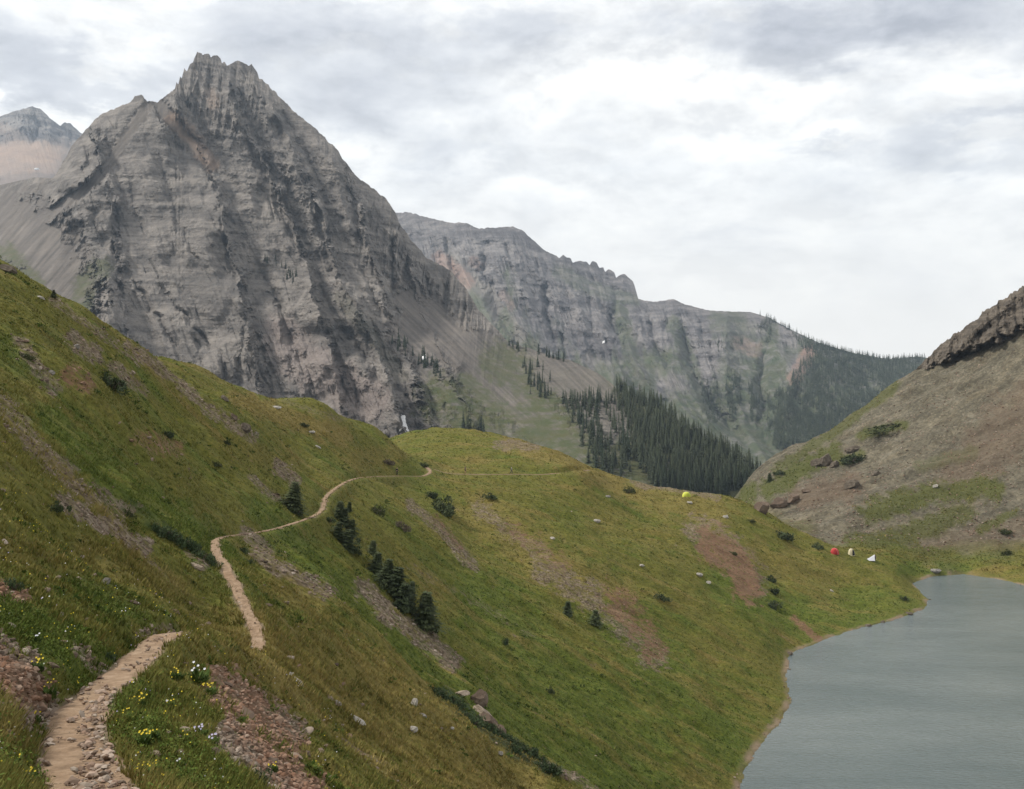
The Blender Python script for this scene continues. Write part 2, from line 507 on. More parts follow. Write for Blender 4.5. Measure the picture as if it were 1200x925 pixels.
GUL = [
    ([(60, 215), (110, 250), (130, 300), (150, 370)], 18, 26),
    # cuts and ribs of the main face, (polyline, half width, depth in metres)
    ([(275, 125), (290, 160), (300, 182), (317, 215), (332, 250), (347, 292), (356, 325)], 9, 14),
    ([(268, 120), (283, 165), (305, 215), (318, 252), (334, 292), (346, 325)], 9, -6),
    ([(228, 172), (246, 205), (256, 238), (266, 290), (276, 320), (284, 350), (287, 385), (280, 435), (284, 470)], 7, 12),
    ([(150, 200), (175, 225), (200, 260), (232, 300), (262, 345)], 14, -10),
    ([(130, 237), (135, 280), (138, 325), (141, 372)], 6, 17), ([(143, 308), (177, 362), (200, 395), (214, 412)], 6, 15), ([(182, 330), (207, 360), (230, 383), (254, 418)], 5, 13),
    ([(173, 120), (150, 152), (132, 183), (116, 206), (85, 228), (52, 252), (0, 276)], 11, 14),
    ([(185, 118), (205, 145), (222, 165), (246, 190)], 10, 9),
    ([(338, 190), (367, 247), (393, 327), (423, 370), (436, 410)], 6, 14), ([(403, 195), (410, 222), (418, 262), (428, 300)], 9, 26), ([(395, 200), (402, 240), (410, 285)], 8, -14),
    ([(462, 265), (459, 313), (462, 350)], 7, 34), ([(477, 290), (480, 342)], 5, 28), ([(500, 310), (501, 362)], 6, 30), ([(521, 322), (524, 372)], 5, 24), ([(545, 345), (548, 390)], 4, 20), ([(563, 372), (566, 408)], 4, 12),
    ([(489, 300), (490, 350)], 6, -10), ([(511, 318), (513, 368)], 6, -10), ([(534, 335), (536, 380)], 6, -9),
    ([(325, 345), (332, 370), (343, 395), (360, 440), (368, 470)], 8, 20), ([(316, 345), (324, 380), (335, 430)], 7, -12), ([(300, 300), (320, 345), (338, 372)], 6, 12),
    ([(397, 378), (420, 405), (435, 425), (452, 462)], 9, 22), ([(388, 385), (404, 420), (420, 455)], 8, -12), ([(466, 420), (476, 450), (481, 475)], 6, 14), ([(300, 385), (310, 420), (318, 460)], 5, 12),
    ([(210, 95), (218, 120), (222, 150)], 5, 10), ([(243, 66), (246, 90), (244, 115)], 4, 10), ([(255, 70), (258, 95), (256, 118)], 4, 9), ([(228, 72), (228, 100)], 4, 8), ([(285, 78), (300, 110), (325, 150), (345, 200)], 7, 12), ([(310, 100), (335, 140), (362, 190), (385, 240)], 6, 10),
    ([(95, 168), (105, 190), (90, 215)], 7, 12), ([(120, 145), (118, 170), (110, 192)], 6, 10), ([(150, 215), (160, 250), (180, 290)], 6, 10), ([(185, 190), (200, 230), (215, 275), (240, 320)], 6, 12), ([(420, 300), (435, 340), (452, 380)], 7, 14), ([(366, 300), (380, 345), (392, 378)], 6, 12),
    ([(255, 395), (262, 430), (262, 455)], 5, 12), ([(225, 390), (233, 420), (236, 440)], 5, 10), ([(340, 405), (346, 440), (352, 468)], 5, 10), ([(410, 430), (416, 460), (420, 490)], 5, 10), ([(500, 455), (506, 480), (510, 500)], 4, 8), ([(520, 460), (524, 490)], 4, 8),
]


# edges of the great slanting buttresses, column at given rows: each leans out to its right-hand edge, then breaks back
EDGES = [([60, 120, 240, 330, 420, 520], [40, 96, 128, 140, 150, 165]), ([60, 115, 172, 238, 300, 385, 470, 560], [196, 204, 232, 256, 272, 290, 304, 320]), ([60, 125, 180, 215, 252, 292, 325, 400, 480, 560], [262, 277, 302, 322, 336, 352, 362, 384, 402, 420]),
         ([60, 190, 247, 327, 370, 410, 480, 560], [300, 345, 372, 398, 424, 440, 466, 495]), ([60, 195, 222, 262, 300, 360, 420, 500, 560], [380, 406, 414, 424, 434, 456, 480, 510, 530]), ([60, 262, 313, 350, 420, 560], [455, 470, 478, 488, 520, 580])]


def buttresses(S):
    w = 7 * fbm(S.PX / 26, S.PY / 26, o=6, gain=.64) * 2.3
    x = S.PX + w; xs = [np.full_like(S.PY, -120.)] + [np.interp(S.PY, *e) for e in EDGES] + [np.full_like(S.PY, 760.)]
    o = np.zeros_like(S.PY)
    for k in range(len(xs) - 1):
        a, b = xs[k], xs[k + 1]; wd = b - a; va = .55 + 1.0 * sstep(-.4, .4, fbm(S.PX / 60 + k * 9, S.PY / 75, o=3)); vc = .5 + 1.3 * sstep(-.3, .4, fbm(S.PX / 40, S.PY / 45 + k * 5, o=3))
        t = np.clip((x - a) / wd, 0, 1); cut = np.clip((x - a) / (np.clip(wd * .22, 6, 16) * vc), 0, 1)
        amp = (30, 34, 40, 42, 30, 26, 0)[k]
        m = (x >= a) & (x < b)
        # falls back sharply just past the left-hand edge, then climbs to the next one
        prev = (30, 30, 34, 40, 42, 30, 26)[k] if k else 0
        o = np.where(m, (-amp * t ** 1.25 * cut - prev * (1 - cut) ** 1.5) * va, o)
    return o


def main_disp(S):
    X = (S.PX - CX) / F * S.D0; Z = -(S.PY - HY) / F * S.D0; Y = S.D0
    g, core = carve(S, [(q, w, d * (1.0 if w < 12 and d > 0 else .9)) for q, w, d in GUL])
    scree = np.maximum.reduce([
        area(S, [(-260, 330), (-60, 300), (20, 265), (55, 300), (70, 340)], 46, 14) * sstep(1.10, .9, (S.PX - 60) / 60 + (260 - S.PY) / 300),
        area(S, [(172, 126), (150, 156), (132, 187), (112, 212), (75, 240), (20, 275)], 7, 8), area(S, [(186, 122), (206, 148), (224, 168), (248, 193)], 9, 8),
        area(S, [(497, 372), (540, 415), (590, 455), (640, 500), (680, 540)], 26, 12), area(S, [(480, 350), (500, 385), (540, 430), (580, 470)], 16, 9),
        area(S, [(640, 432), (690, 450), (715, 470)], 26, 12) * .8, area(S, [(470, 385), (505, 430), (555, 490), (590, 530)], 15, 10) * .8,
        area(S, [(560, 400), (600, 425), (640, 470)], 18, 10) * .9])
    green = np.maximum.reduce([
        area(S, [(-60, 315), (10, 300), (40, 335)], 13, 9) * .8, area(S, [(120, 315), (100, 330), (95, 365)], 13, 9) * .75, area(S, [(520, 470), (570, 500), (640, 550), (660, 590)], 30, 12), area(S, [(585, 425), (640, 450), (640, 490)], 24, 10) * .8,
        area(S, [(545, 445), (600, 490), (650, 520)], 9, 7) * .8, area(S, [(660, 480), (720, 520), (800, 560), (880, 590)], 50, 14), area(S, [(700, 450), (800, 500), (900, 560)], 26, 12), area(S, [(400, 350), (440, 400), (470, 440)], 8, 7) * .25])
    green = green * (1 - .85 * area(S, [(650, 432), (690, 455), (712, 495)], 26, 12))
    orange = np.maximum(area(S, [(203, 140), (222, 158), (247, 193)], 9, 9) * .8, area(S, [(247, 110), (250, 122)], 7, 7) * .5)
    pink = np.maximum(area(S, [(330, 395), (350, 420), (430, 470)], 26, 12) * .7, area(S, [(505, 470), (540, 490)], 14, 8) * .4)
    soft = np.clip(np.maximum(scree, green * (S.PX > 480)), 0, 1)
    rock = 1 - soft * .93
    # fall-line flutes: lean to the right as the face does
    q = S.PX - .42 * (S.PY - 100) + 5 * fbm(S.PX / 40, S.PY / 40, o=3)
    fl = ridged(q / 34, S.PY / 230, o=3) - .55
    fl2 = ridged(q / 13 + 9, S.PY / 95, o=4, gain=.55) - .5
    zz = Z + .05 * X + 9 * fbm(X / 170, Z / 170, o=3)
    led = 4.5 * perlin(zz / 21, X / 260) + 3.2 * perlin(zz / 8.5 + 4, X / 150) + 1.9 * perlin(zz / 3.9, X / 90)
    led = led * (.75 + .9 * fbm(X / 60, Z / 40, o=2))
    crag = fbm(X / 40, Y / 40, Z / 40, o=6, gain=.62)
    cr2 = ridged(X / 14, Z / 22, o=4, gain=.6) - .5
    ck = 1 - np.abs(perlin(q / 17 + 30, S.PY / 75)) * 9
    crack = np.clip(ck, 0, 1) * sstep(-.1, .35, fbm(S.PX / 30, S.PY / 30 + 9, o=3))
    top = sstep(190, 110, S.PY) * sstep(180, 205, S.PX) * sstep(330, 290, S.PX)
    base = sstep(60, 110, S.PY)
    cliff = np.clip(sstep(330, 430, S.PY) + (S.PX > 440) * .6, 0, 1)
    fc = facets(X / 26, Y / 26, Z / 34, 5) * 14 + facets(X / 9, Y / 9, Z / 12, 6) * 4.5
    bt = buttresses(S)
    colm = ridged((S.PX + .12 * S.PY) / 10, S.PY / 150, o=3, gain=.55) - .5
    cmask = np.maximum(sstep(430, 462, S.PX) * sstep(606, 585, S.PX) * sstep(100, 70, S.PY - S.E[None] + 14 * fbm(S.PX / 16, S.PY / 60, o=2)), top)
    cmask = np.maximum(cmask, .6 * sstep(395, 420, S.PX) * sstep(470, 440, S.PX) * sstep(130, 60, S.PY - S.E[None]))
    ledge = np.maximum.reduce([np.maximum(0, 1 - np.abs(S.PY - S.E[None] - y0 - 9 * fbm(S.PX / 22, S.PY / 90 + y0, o=2)) / 5.) for y0 in (34, 66)])
    dd = -rock * cmask * (colm * (34 - 18 * top) + ledge * 7) + bt * 1.7 * (1 - .6 * soft) * sstep(75, 130, S.PY) + g * (1 - .8 * scree) - rock * fc - rock * (fl * 15 * base + fl2 * (4 + 5 * cliff + 14 * top) + crag * 6 + cr2 * 1.5 + led * .9 - crack * 6)
    dd -= soft * (fbm(X / 30, Z / 60, o=3) * 5)
    dd *= sstep(0, 25, S.PY - S.E[None]) * .7 + .3
    # rubble sorts itself into streaks down the fall line
    aL = (S.PX + .85 * S.PY) / 5; bL = (S.PY - .85 * S.PX) / 70
    aR = (S.PY - .95 * S.PX) / 4.5; bR = (S.PX + .95 * S.PY) / 80
    fall = .5 + .75 * np.where(S.PX < 300, fbm(aL, bL, o=4, gain=.6), fbm(aR, bR, o=4, gain=.6))
    # weathering: pale ledge tops and varnished streaks follow the beds and the joints of the rock
    tone = .5 + .5 * fbm(X / 130, zz / 26, Y / 200, o=5, gain=.6)
    return dd, {'mask': np.stack([scree, green, orange], -1), 'mask2': np.stack([pink, core, np.clip(tone * rock + (1 - rock) * fall, 0, 1)], -1)}


R_SKY = [(400, 262), (470, 249), (478, 249), (500, 255), (530, 262), (545, 261), (560, 268), (580, 267), (600, 266), (612, 270), (625, 282), (640, 295), (652, 300), (655, 303), (660, 299), (664, 302), (669, 303), (671, 308), (678, 306), (684, 307), (688, 307), (691, 311), (694, 306), (699, 308), (702, 314), (707, 314), (709, 319), (713, 316), (720, 319), (722, 326), (726, 323), (732, 321), (736, 325), (742, 330), (745, 340), (748, 351),
         (765, 354), (780, 352), (790, 351), (803, 357), (830, 364), (850, 365), (880, 366), (900, 372), (930, 388), (960, 402), (1000, 414), (1040, 421), (1075, 418), (1120, 425), (1250, 430), (1500, 438)]
R_CTRL = [(400, 262, 3700), (480, 250, 3600), (600, 267, 3400), (745, 335, 3300), (850, 366, 3050), (960, 403, 2900), (1075, 418, 3100), (1250, 430, 3300), (1500, 438, 3600), (480, 330, 3150), (600, 350, 2850), (600, 420, 2450), (700, 400, 2700), (745, 430, 2480), (850, 430, 2580), (850, 500, 2150),
          (900, 540, 1950), (960, 470, 2350), (1000, 480, 2350), (1075, 470, 2550), (930, 430, 2650), (750, 560, 1850), (500, 560, 1950), (1250, 560, 2300), (1500, 560, 2600), (900, 640, 1500), (500, 640, 1600), (1500, 640, 2200), (800, 420, 2650), (890, 430, 2600)]
RGUL = [([(570, 280), (565, 320), (590, 375), (620, 440)], 14, 90), ([(640, 320), (640, 370), (660, 430)], 8, 60), ([(655, 380), (660, 400), (668, 440)], 5, 50), ([(720, 340), (718, 380), (740, 430)], 8, 70), ([(690, 340), (696, 390)], 6, 40), ([(760, 360), (765, 400), (790, 440)], 7, 60),
        ([(800, 365), (806, 420), (830, 470), (870, 520)], 12, 90), ([(600, 290), (610, 330), (625, 370)], 8, -40), ([(672, 330), (680, 380), (690, 420)], 9, -50), ([(740, 350), (750, 390), (765, 430)], 8, -40), ([(850, 372), (850, 430), (868, 480)], 16, -60), ([(900, 400), (890, 450), (900, 520)], 10, 60), ([(945, 410), (925, 460), (910, 520)], 18, -50),
        ([(520, 270), (530, 310), (545, 340)], 7, 50), ([(545, 275), (550, 310)], 6, -30), ([(625, 290), (632, 330)], 5, 40), ([(780, 360), (780, 400)], 5, 40), ([(820, 372), (822, 410)], 5, 40)]


def far_disp(S):
    X = (S.PX - CX) / F * S.D0; Z = -(S.PY - HY) / F * S.D0; Y = S.D0
    g, core = carve(S, RGUL)
    # cliffs in a band under the crest, aprons and meadows below it
    low = sstep(0, 1, (S.PY - np.interp(S.PX, [400, 480, 520, 560, 600, 640, 690, 720, 770, 800, 850, 900, 1000], [330, 330, 340, 350, 372, 415, 425, 418, 425, 420, 440, 400, 380])) / 60 + .5 + fbm(S.PX / 14, S.PY / 40, o=4) * 1.3 + fbm(S.PX / 38, S.PY / 60 + 5, o=3) * 1.6)
    green = low * np.interp(S.PX, [480, 540, 560, 620, 1500], [.2, .5, .8, .95, 1])
    green = np.maximum.reduce([green, area(S, [(655, 318), (690, 338), (740, 352)], 9, 8) * .5, area(S, [(850, 372), (870, 400), (860, 440)], 20, 10) * .6, area(S, [(790, 380), (810, 430), (830, 490)], 9, 8) * .8, area(S, [(725, 360), (740, 420), (760, 470)], 9, 8) * .8])
    scree = np.maximum.reduce([area(S, [(530, 310), (570, 350), (600, 390), (640, 430), (700, 470)], 13, 10) * .9, area(S, [(545, 330), (590, 400), (610, 440)], 10, 8) * .8, area(S, [(690, 420), (720, 450)], 9, 8) * .7, area(S, [(760, 425), (800, 455)], 8, 8) * .5])
    orange = np.maximum.reduce([area(S, [(515, 302), (535, 318), (548, 330)], 8, 9) * .8, area(S, [(555, 306), (562, 312)], 6, 7) * .5, area(S, [(948, 412), (938, 432), (930, 444)], 8, 6), area(S, [(865, 402), (885, 410)], 8, 7) * .5, area(S, [(590, 345), (600, 360)], 5, 6) * .4])
    rock = 1 - np.clip(np.maximum(green, scree), 0, 1) * .85
    q = S.PX - .42 * S.PY + 6 * fbm(S.PX / 30, S.PY / 30, o=3)
    spur = ridged((S.PX - .75 * S.PY) / 62 + 2.2, (S.PY + .75 * S.PX) / 330, o=3) - .5
    fl = ridged(q / 21, S.PY / 110, o=4, gain=.6) - .5
    fl2 = ridged(q / 7.5, S.PY / 40, o=3, gain=.6) - .5
    zz = Z + .04 * X + 20 * fbm(X / 400, Z / 400, o=3)
    led = 9 * perlin(zz / 40, X / 500) + 6 * perlin(zz / 17, X / 300)
    crag = fbm(X / 90, Y / 90, Z / 90, o=5, gain=.6)
    dd = g - spur * 170 * sstep(0, 50, S.PY - S.E[None]) - rock * (fl * 48 + fl2 * 14 + crag * 26 + led + facets(X / 60, Y / 60, Z / 70, 8) * 60 + facets(X / 22, Y / 22, Z / 26, 9) * 22) - (1 - rock) * fbm(X / 120, Z / 200, o=4) * 30
    dd *= sstep(0, 22, S.PY - S.E[None]) * .75 + .25
    tone = .5 + .5 * fbm(X / 260, zz / 60, Y / 400, o=5, gain=.6)
    return dd, {'mask': np.stack([scree, green, orange], -1), 'mask2': np.stack([0 * scree, core, np.clip(tone, 0, 1)], -1)}


L_SKY = [(-300, 190), (-120, 165), (-60, 150), (0, 137), (15, 131), (38, 125), (48, 128), (58, 138), (70, 148), (76, 144), (82, 145), (90, 152), (97, 158), (120, 175), (180, 200), (300, 230)]
L_CTRL = [(-300, 190, 4800), (38, 125, 4500), (70, 148, 4500), (97, 158, 4600), (180, 200, 4700), (300, 230, 4800), (38, 180, 4000), (0, 170, 4150), (0, 205, 3700), (70, 205, 3800), (-300, 250, 3900), (180, 250, 4100), (-300, 330, 3300), (40, 330, 2900), (300, 330, 3300)]


def left_disp(S):
    X = (S.PX - CX) / F * S.D0; Z = -(S.PY - HY) / F * S.D0; Y = S.D0
    scree = np.maximum(sstep(158, 176, S.PY + 8 * fbm(S.PX / 20, S.PY / 20, o=4) * 2), area(S, [(0, 150), (20, 160), (40, 175)], 7, 8) * .6)
    orange = np.maximum(area(S, [(-40, 185), (20, 178), (60, 182)], 12, 12) * .7, area(S, [(0, 195), (60, 195)], 8, 8) * .4)
    g, core = carve(S, [([(40, 128), (45, 150), (38, 170)], 8, 60), ([(20, 135), (30, 155)], 6, -40), ([(72, 150), (70, 165)], 6, 60), ([(60, 142), (58, 165)], 6, -50), ([(85, 152), (84, 170)], 5, 50)], 3)
    q = S.PX - .3 * S.PY
    fl = ridged(q / 13, S.PY / 60, o=4, gain=.6) - .5
    crag = fbm(X / 120, Y / 120, Z / 120, o=5, gain=.6)
    rock = 1 - scree * .85
    dd = g - rock * (fl * 80 + crag * 60)
    dd *= sstep(0, 15, S.PY - S.E[None]) * .75 + .25
    tone = .5 + .5 * fbm(X / 300, Z / 90, Y / 400, o=5, gain=.6)
    return dd, {'mask': np.stack([scree, 0 * scree, orange], -1), 'mask2': np.stack([0 * scree, core, np.clip(tone, 0, 1)], -1)}


C_SKY = [(1060, 456), (1068, 444), (1074, 433), (1085, 422), (1095, 411), (1108, 400), (1120, 390), (1132, 384), (1143, 376), (1147, 374), (1151, 365), (1157, 362), (1168, 358), (1172, 352), (1180, 350), (1184, 344), (1192, 342), (1195, 337), (1200, 338), (1230, 322), (1300, 290), (1500, 240), (1700, 225)]
C_CTRL = [(1040, 446, 519), (1072, 431, 515), (1120, 390, 500), (1200, 338, 490), (1300, 290, 480), (1500, 240, 470), (1700, 225, 470), (1075, 450, 502), (1120, 430, 476), (1200, 385, 460), (1200, 420, 440), (1300, 370, 446), (1500, 330, 430), (1500, 400, 400), (1120, 470, 448), (1200, 470, 412), (1700, 300, 440), (1060, 480, 480), (1300, 470, 395), (1700, 420, 390)]


def cliff_disp(S):
    X = (S.PX - CX) / F * S.D0; Z = -(S.PY - HY) / F * S.D0; Y = S.D0
    low = sstep(-.5, .5, (S.PY - np.interp(S.PX, [1040, 1075, 1110, 1150, 1200, 1300, 1700], [438, 434, 424, 406, 388, 350, 310])) / 9 + fbm(S.PX / 15, S.PY / 12, o=4) * 1.6)
    rock = 1 - low * .9
    q = S.PX - .25 * S.PY
    fl = ridged(q / 17, S.PY / 60, o=4, gain=.6) - .5
    blocks = np.round(perlin(q / 11, S.PY / 26) * 4) / 4
    crag = fbm(X / 9, Y / 9, Z / 9, o=5, gain=.6)
    led = 1.3 * perlin((Z + .1 * X) / 5, X / 40)
    dd = -rock * (fl * 8 + crag * 2.5 + blocks * 3 + led + facets(X / 8, Y / 8, Z / 9, 3) * 13 + facets(X / 3, Y / 3, Z / 3, 4) * 3) + low * 15
    dd *= sstep(0, 10, S.PY - S.E[None]) * .6 + .4
    tone = .5 + .5 * fbm(X / 22, Z / 9, o=5, gain=.6)
    return dd, {'mask': np.stack([low, 0 * low, 0 * low], -1), 'mask2': np.stack([0 * low, 0 * low, np.clip(tone, 0, 1)], -1)}


main_s = Slope(M_SKY, M_CTRL, 620, 1.0, .9, main_disp, [(-260, .3), (50, .5), (66, 3), (170, 3.5), (205, 4.5), (300, 3.5), (390, 3.2), (480, 3), (590, 2.0), (620, .6), (1000, .4)], 12, 40)
far_s = Slope(R_SKY, R_CTRL, 640, 1.15, 1.15, far_disp, [(400, 2), (600, 2.2), (640, 1.2), (750, 1.2), (765, 1.5), (850, .8), (1500, .4)], 9, 80)
left_s = Slope(L_SKY, L_CTRL, 330, 1.3, 1.2, left_disp, [(-300, 1), (60, 1.2), (70, 2.5), (300, 1)], 9, 90)
cliff_s = Slope(C_SKY, C_CTRL, 490, .9, .8, cliff_disp, [(1060, .5), (1075, 2), (1100, 5), (1700, 7)], 13, 8)


# ------------------------------------------------------------------ rock material
def rock_material(name, unit, base_lo, base_hi, scree_c, green_c, orange_c, bump_d):
    t = NT(name, .95, .15)
    m = t.sep(t.attr('mask')); m2 = t.sep(t.attr('mask2'))
    mott = t.noise(t.pos(.045 / unit), 1, 8, .65)
    bed = t.noise(t.pos(.006 / unit, .006 / unit, .11 / unit), 1, 7, .68, .3)
    streak = t.noise(t.pos(.05 / unit, .05 / unit, .009 / unit), 1, 6, .65, .4)
    fine = t.noise(t.pos(.25 / unit), 1, 6, .7)
    thin = t.noise(t.pos(.018 / unit, .018 / unit, .42 / unit), 1, 6, .7, .15)
    v = t.math('ADD', t.math('MULTIPLY', bed, .30), t.math('MULTIPLY', mott, .40))
    v = t.math('ADD', v, t.math('MULTIPLY', m2[2], .35))
    v = t.math('ADD', v, t.math('MULTIPLY', fine, .18))
    rock = t.ramp(v, [(.42, [c * .62 for c in base_lo]), (.56, base_lo), (.68, base_hi), (.82, [c * 1.28 for c in base_hi])])
    st = t.ramp(streak, [(.34, (.70, .70, .72)), (.5, (1, 1, 1)), (.66, (1.0, .99, .97)), (.75, (1.12, 1.08, 1.02))])
    rock = t.mix(.7, rock, st, 'MULTIPLY')
    rock = t.mix(.75, rock, t.ramp(thin, [(.30, .70), (.44, .95), (.58, 1.05), (.7, 1.2)]), 'MULTIPLY')
    rock = t.mix(t.math('MULTIPLY', m2[0], .55), rock, (.27, .215, .195))
    sc = t.mix(fine, [c * .72 for c in scree_c], [c * 1.22 for c in scree_c])
    sc = t.mix(.6, sc, t.ramp(t.noise(t.pos(.02 / unit, .02 / unit, .012 / unit), 1, 5, .6), [(.35, (.72, .72, .74)), (.65, (1.12, 1.1, 1.05))]), 'MULTIPLY')
    sc = t.mix(.85, sc, t.ramp(m2[2], [(.25, .66), (.5, 1), (.78, 1.42)]), 'MULTIPLY')
    c = t.mix(m[0], rock, sc)
    gr = t.mix(t.ramp(mott, [(.38, 0), (.62, 1)]), green_c, [green_c[0] * 1.35, green_c[1] * 1.1, green_c[2] * 1.15])
    gfac = t.math('MULTIPLY', m[1], t.ramp(t.noise(t.pos(.06 / unit), 1, 7, .7), [(.32, .1), (.52, .95)]))
    c = t.mix(gfac, c, gr)
    og = t.mix(fine, orange_c, [x * 1.3 for x in orange_c])
    c = t.mix(t.math('MULTIPLY', m[2], t.ramp(mott, [(.3, .35), (.6, 1)])), c, og)
    hb = t.math('ADD', t.math('ADD', t.math('MULTIPLY', bed, .5), t.math('MULTIPLY', thin, .45)), t.math('ADD', t.math('MULTIPLY', fine, .8), t.math('MULTIPLY', t.voro(t.pos(.09 / unit, .09 / unit, .16 / unit), 1, 'F1'), .55)))
    rk = t.math('SUBTRACT', 1, t.math('MULTIPLY', m[0], .75))
    hb = t.math('MULTIPLY', hb, rk)
    nb = t.bump(hb, bump_d, .8)
    return t.out(c, nb)


GREYL, GREYH = (.122, .111, .102), (.222, .200, .179)
rock_main = rock_material('mountain_rock', 1, GREYL, GREYH, (.122, .108, .097), (.054, .067, .026), (.225, .165, .125), 5)
rock_far = rock_material('ridge_rock', 2.2, (.112, .105, .108), (.215, .199, .193), (.19, .175, .16), (.060, .080, .042), (.23, .155, .125), 10)
rock_left = rock_material('distant_rock', 3, (.12, .11, .11), (.24, .22, .205), (.225, .183, .157), (.09, .1, .05), (.29, .205, .155), 12)
rock_cliff = rock_material('cliff_rock', .22, (.078, .065, .052), (.15, .126, .10), (.115, .097, .073), (.09, .085, .04), (.2, .15, .1), 1.3)
main_s.build('mountain', rock_main, kind='structure')
far_s.build('far_ridge', rock_far, kind='structure')
left_s.build('distant_mountain', rock_left, kind='structure')
cliff_s.build('cliff', rock_cliff, kind='structure')
# ------------------------------------------------------------------ ground cover masks (in place on the ground, by direction and depth)
def stroke(pts, width, dlo, dhi, warp=10., asp=2., hard=.35, noise=1.0):
    """ragged streak along a polyline (photograph direction) limited to a depth range; the raggedness is stretched down the slope"""
    p = np.array(pts, float); lo = p.min(0) - width * 2.5; hi = p.max(0) + width * 2.5
    m = (GPX > lo[0]) & (GPX < hi[0]) & (GPY > lo[1]) & (GPY < hi[1]) & (GD > dlo) & (GD < dhi)
    o = np.zeros(GX.shape)
    if not m.any(): return o
    x, y = GPX[m], GPY[m]
    d, _ = seg_dist(x, y, pts)
    u = (x * .8 + y * .6); v = (-x * .6 + y * .8)
    n = fbm(u / (warp * asp), v / warp, o=5, gain=.68)
    o[m] = sstep(-hard, hard, (1 - d / width) + n * 1.5 * noise - .1)
    return o


def strokes(lst): return np.maximum.reduce([stroke(*a[:-1]) * a[-1] for a in lst])


scree = strokes([   # bare stony ground: grey brown rubble
    ([(0, 470), (40, 520), (90, 570), (150, 600)], 14, 25, 110, .68), ([(75, 585), (110, 610), (170, 640)], 11, 25, 90, .9), ([(25, 400), (45, 435), (65, 455)], 10, 50, 110, .7), ([(85, 395), (115, 420)], 11, 70, 140, .8), ([(135, 430), (165, 460)], 9, 60, 140, .7),
    ([(175, 530), (200, 520)], 9, 70, 140, .4), ([(150, 405), (200, 440), (240, 475), (295, 512)], 8, 90, 170, .75), ([(60, 350), (110, 385), (165, 425)], 6, 90, 150, .6), ([(290, 625), (320, 665), (380, 690)], 12, 60, 110, .75), ([(325, 545), (345, 565)], 9, 110, 190, .8), ([(295, 560), (325, 585)], 6, 90, 170, .7),
    ([(425, 690), (465, 725), (530, 775)], 13, 80, 135, .85), ([(480, 590), (520, 625), (555, 665)], 8, 130, 230, .75), ([(560, 595), (600, 625), (640, 650)], 10, 150, 260, .6), ([(640, 670), (680, 690), (720, 720), (770, 770)], 18, 150, 235, .7), ([(820, 625), (860, 650), (880, 685)], 22, 200, 300, .75),
    ([(580, 520), (630, 525)], 6, 250, 360, .7), ([(740, 565), (800, 572), (840, 582)], 6, 250, 340, .7), ([(262, 800), (300, 830), (340, 860)], 22, 10, 60, .95), ([(270, 860), (310, 895), (350, 925), (380, 960)], 26, 8, 60, .95), ([(0, 780), (30, 800), (45, 830)], 30, 6, 26, 1.), ([(0, 690), (30, 700)], 9, 12, 40, .8),
    ([(90, 760), (120, 790)], 9, 12, 40, .5), ([(160, 745), (200, 735)], 7, 20, 50, .6), ([(640, 895), (680, 915), (720, 945)], 7, 85, 140, .6), ([(615, 640), (640, 665)], 6, 150, 240, .6), ([(330, 470), (400, 490)], 5, 160, 260, .4), ([(480, 665), (560, 705), (620, 745)], 6, 100, 200, .35), ([(220, 650), (240, 662)], 6, 40, 70, .7)])
soil = strokes([    # reddish earth
    ([(80, 440), (100, 450)], 13, 60, 130, .8), ([(830, 635), (865, 660), (875, 690)], 20, 200, 300, .9), ([(165, 515), (205, 525)], 14, 60, 140, .6), ([(720, 700), (770, 760)], 18, 150, 230, .7), ([(600, 620), (660, 660)], 14, 150, 260, .45), ([(930, 725), (960, 750)], 5, 210, 240, .9),
    ([(0, 690), (30, 702)], 10, 12, 40, .8), ([(265, 805), (300, 840), (330, 880), (370, 950)], 30, 8, 60, .75), ([(0, 790), (40, 810)], 25, 6, 26, .7), ([(510, 605), (540, 640)], 6, 130, 230, .5)])
lush = strokes([    # bright green herbs and turf
    ([(60, 490), (140, 570), (230, 620), (260, 650)], 22, 30, 110, .9), ([(310, 600), (360, 650), (440, 720), (520, 790)], 22, 80, 140, .8), ([(0, 400), (20, 430)], 14, 40, 120, .6), ([(470, 760), (560, 820), (660, 890), (760, 925)], 40, 95, 170, .85), ([(560, 700), (660, 790), (760, 880)], 40, 110, 190, .85),
    ([(700, 700), (780, 790), (850, 870)], 40, 140, 220, .85), ([(850, 680), (920, 720), (1000, 720)], 30, 200, 270, .85), ([(960, 690), (1060, 715)], 20, 230, 290, .6), ([(0, 710), (60, 750), (130, 790)], 30, 10, 36, .9), ([(100, 690), (170, 730)], 16, 25, 60, .5), ([(150, 820), (190, 880), (260, 925)], 26, 8, 24, .5),
    ([(0, 900), (40, 900)], 30, 6, 14, .6), ([(480, 550), (540, 600), (640, 700)], 18, 130, 270, .4), ([(640, 600), (760, 640), (840, 640)], 14, 190, 300, .4), ([(1060, 668), (1130, 668)], 9, 280, 310, .9), ([(870, 570), (930, 560), (950, 540)], 16, 380, 520, .8), ([(450, 600), (480, 620)], 12, 120, 210, .4)])
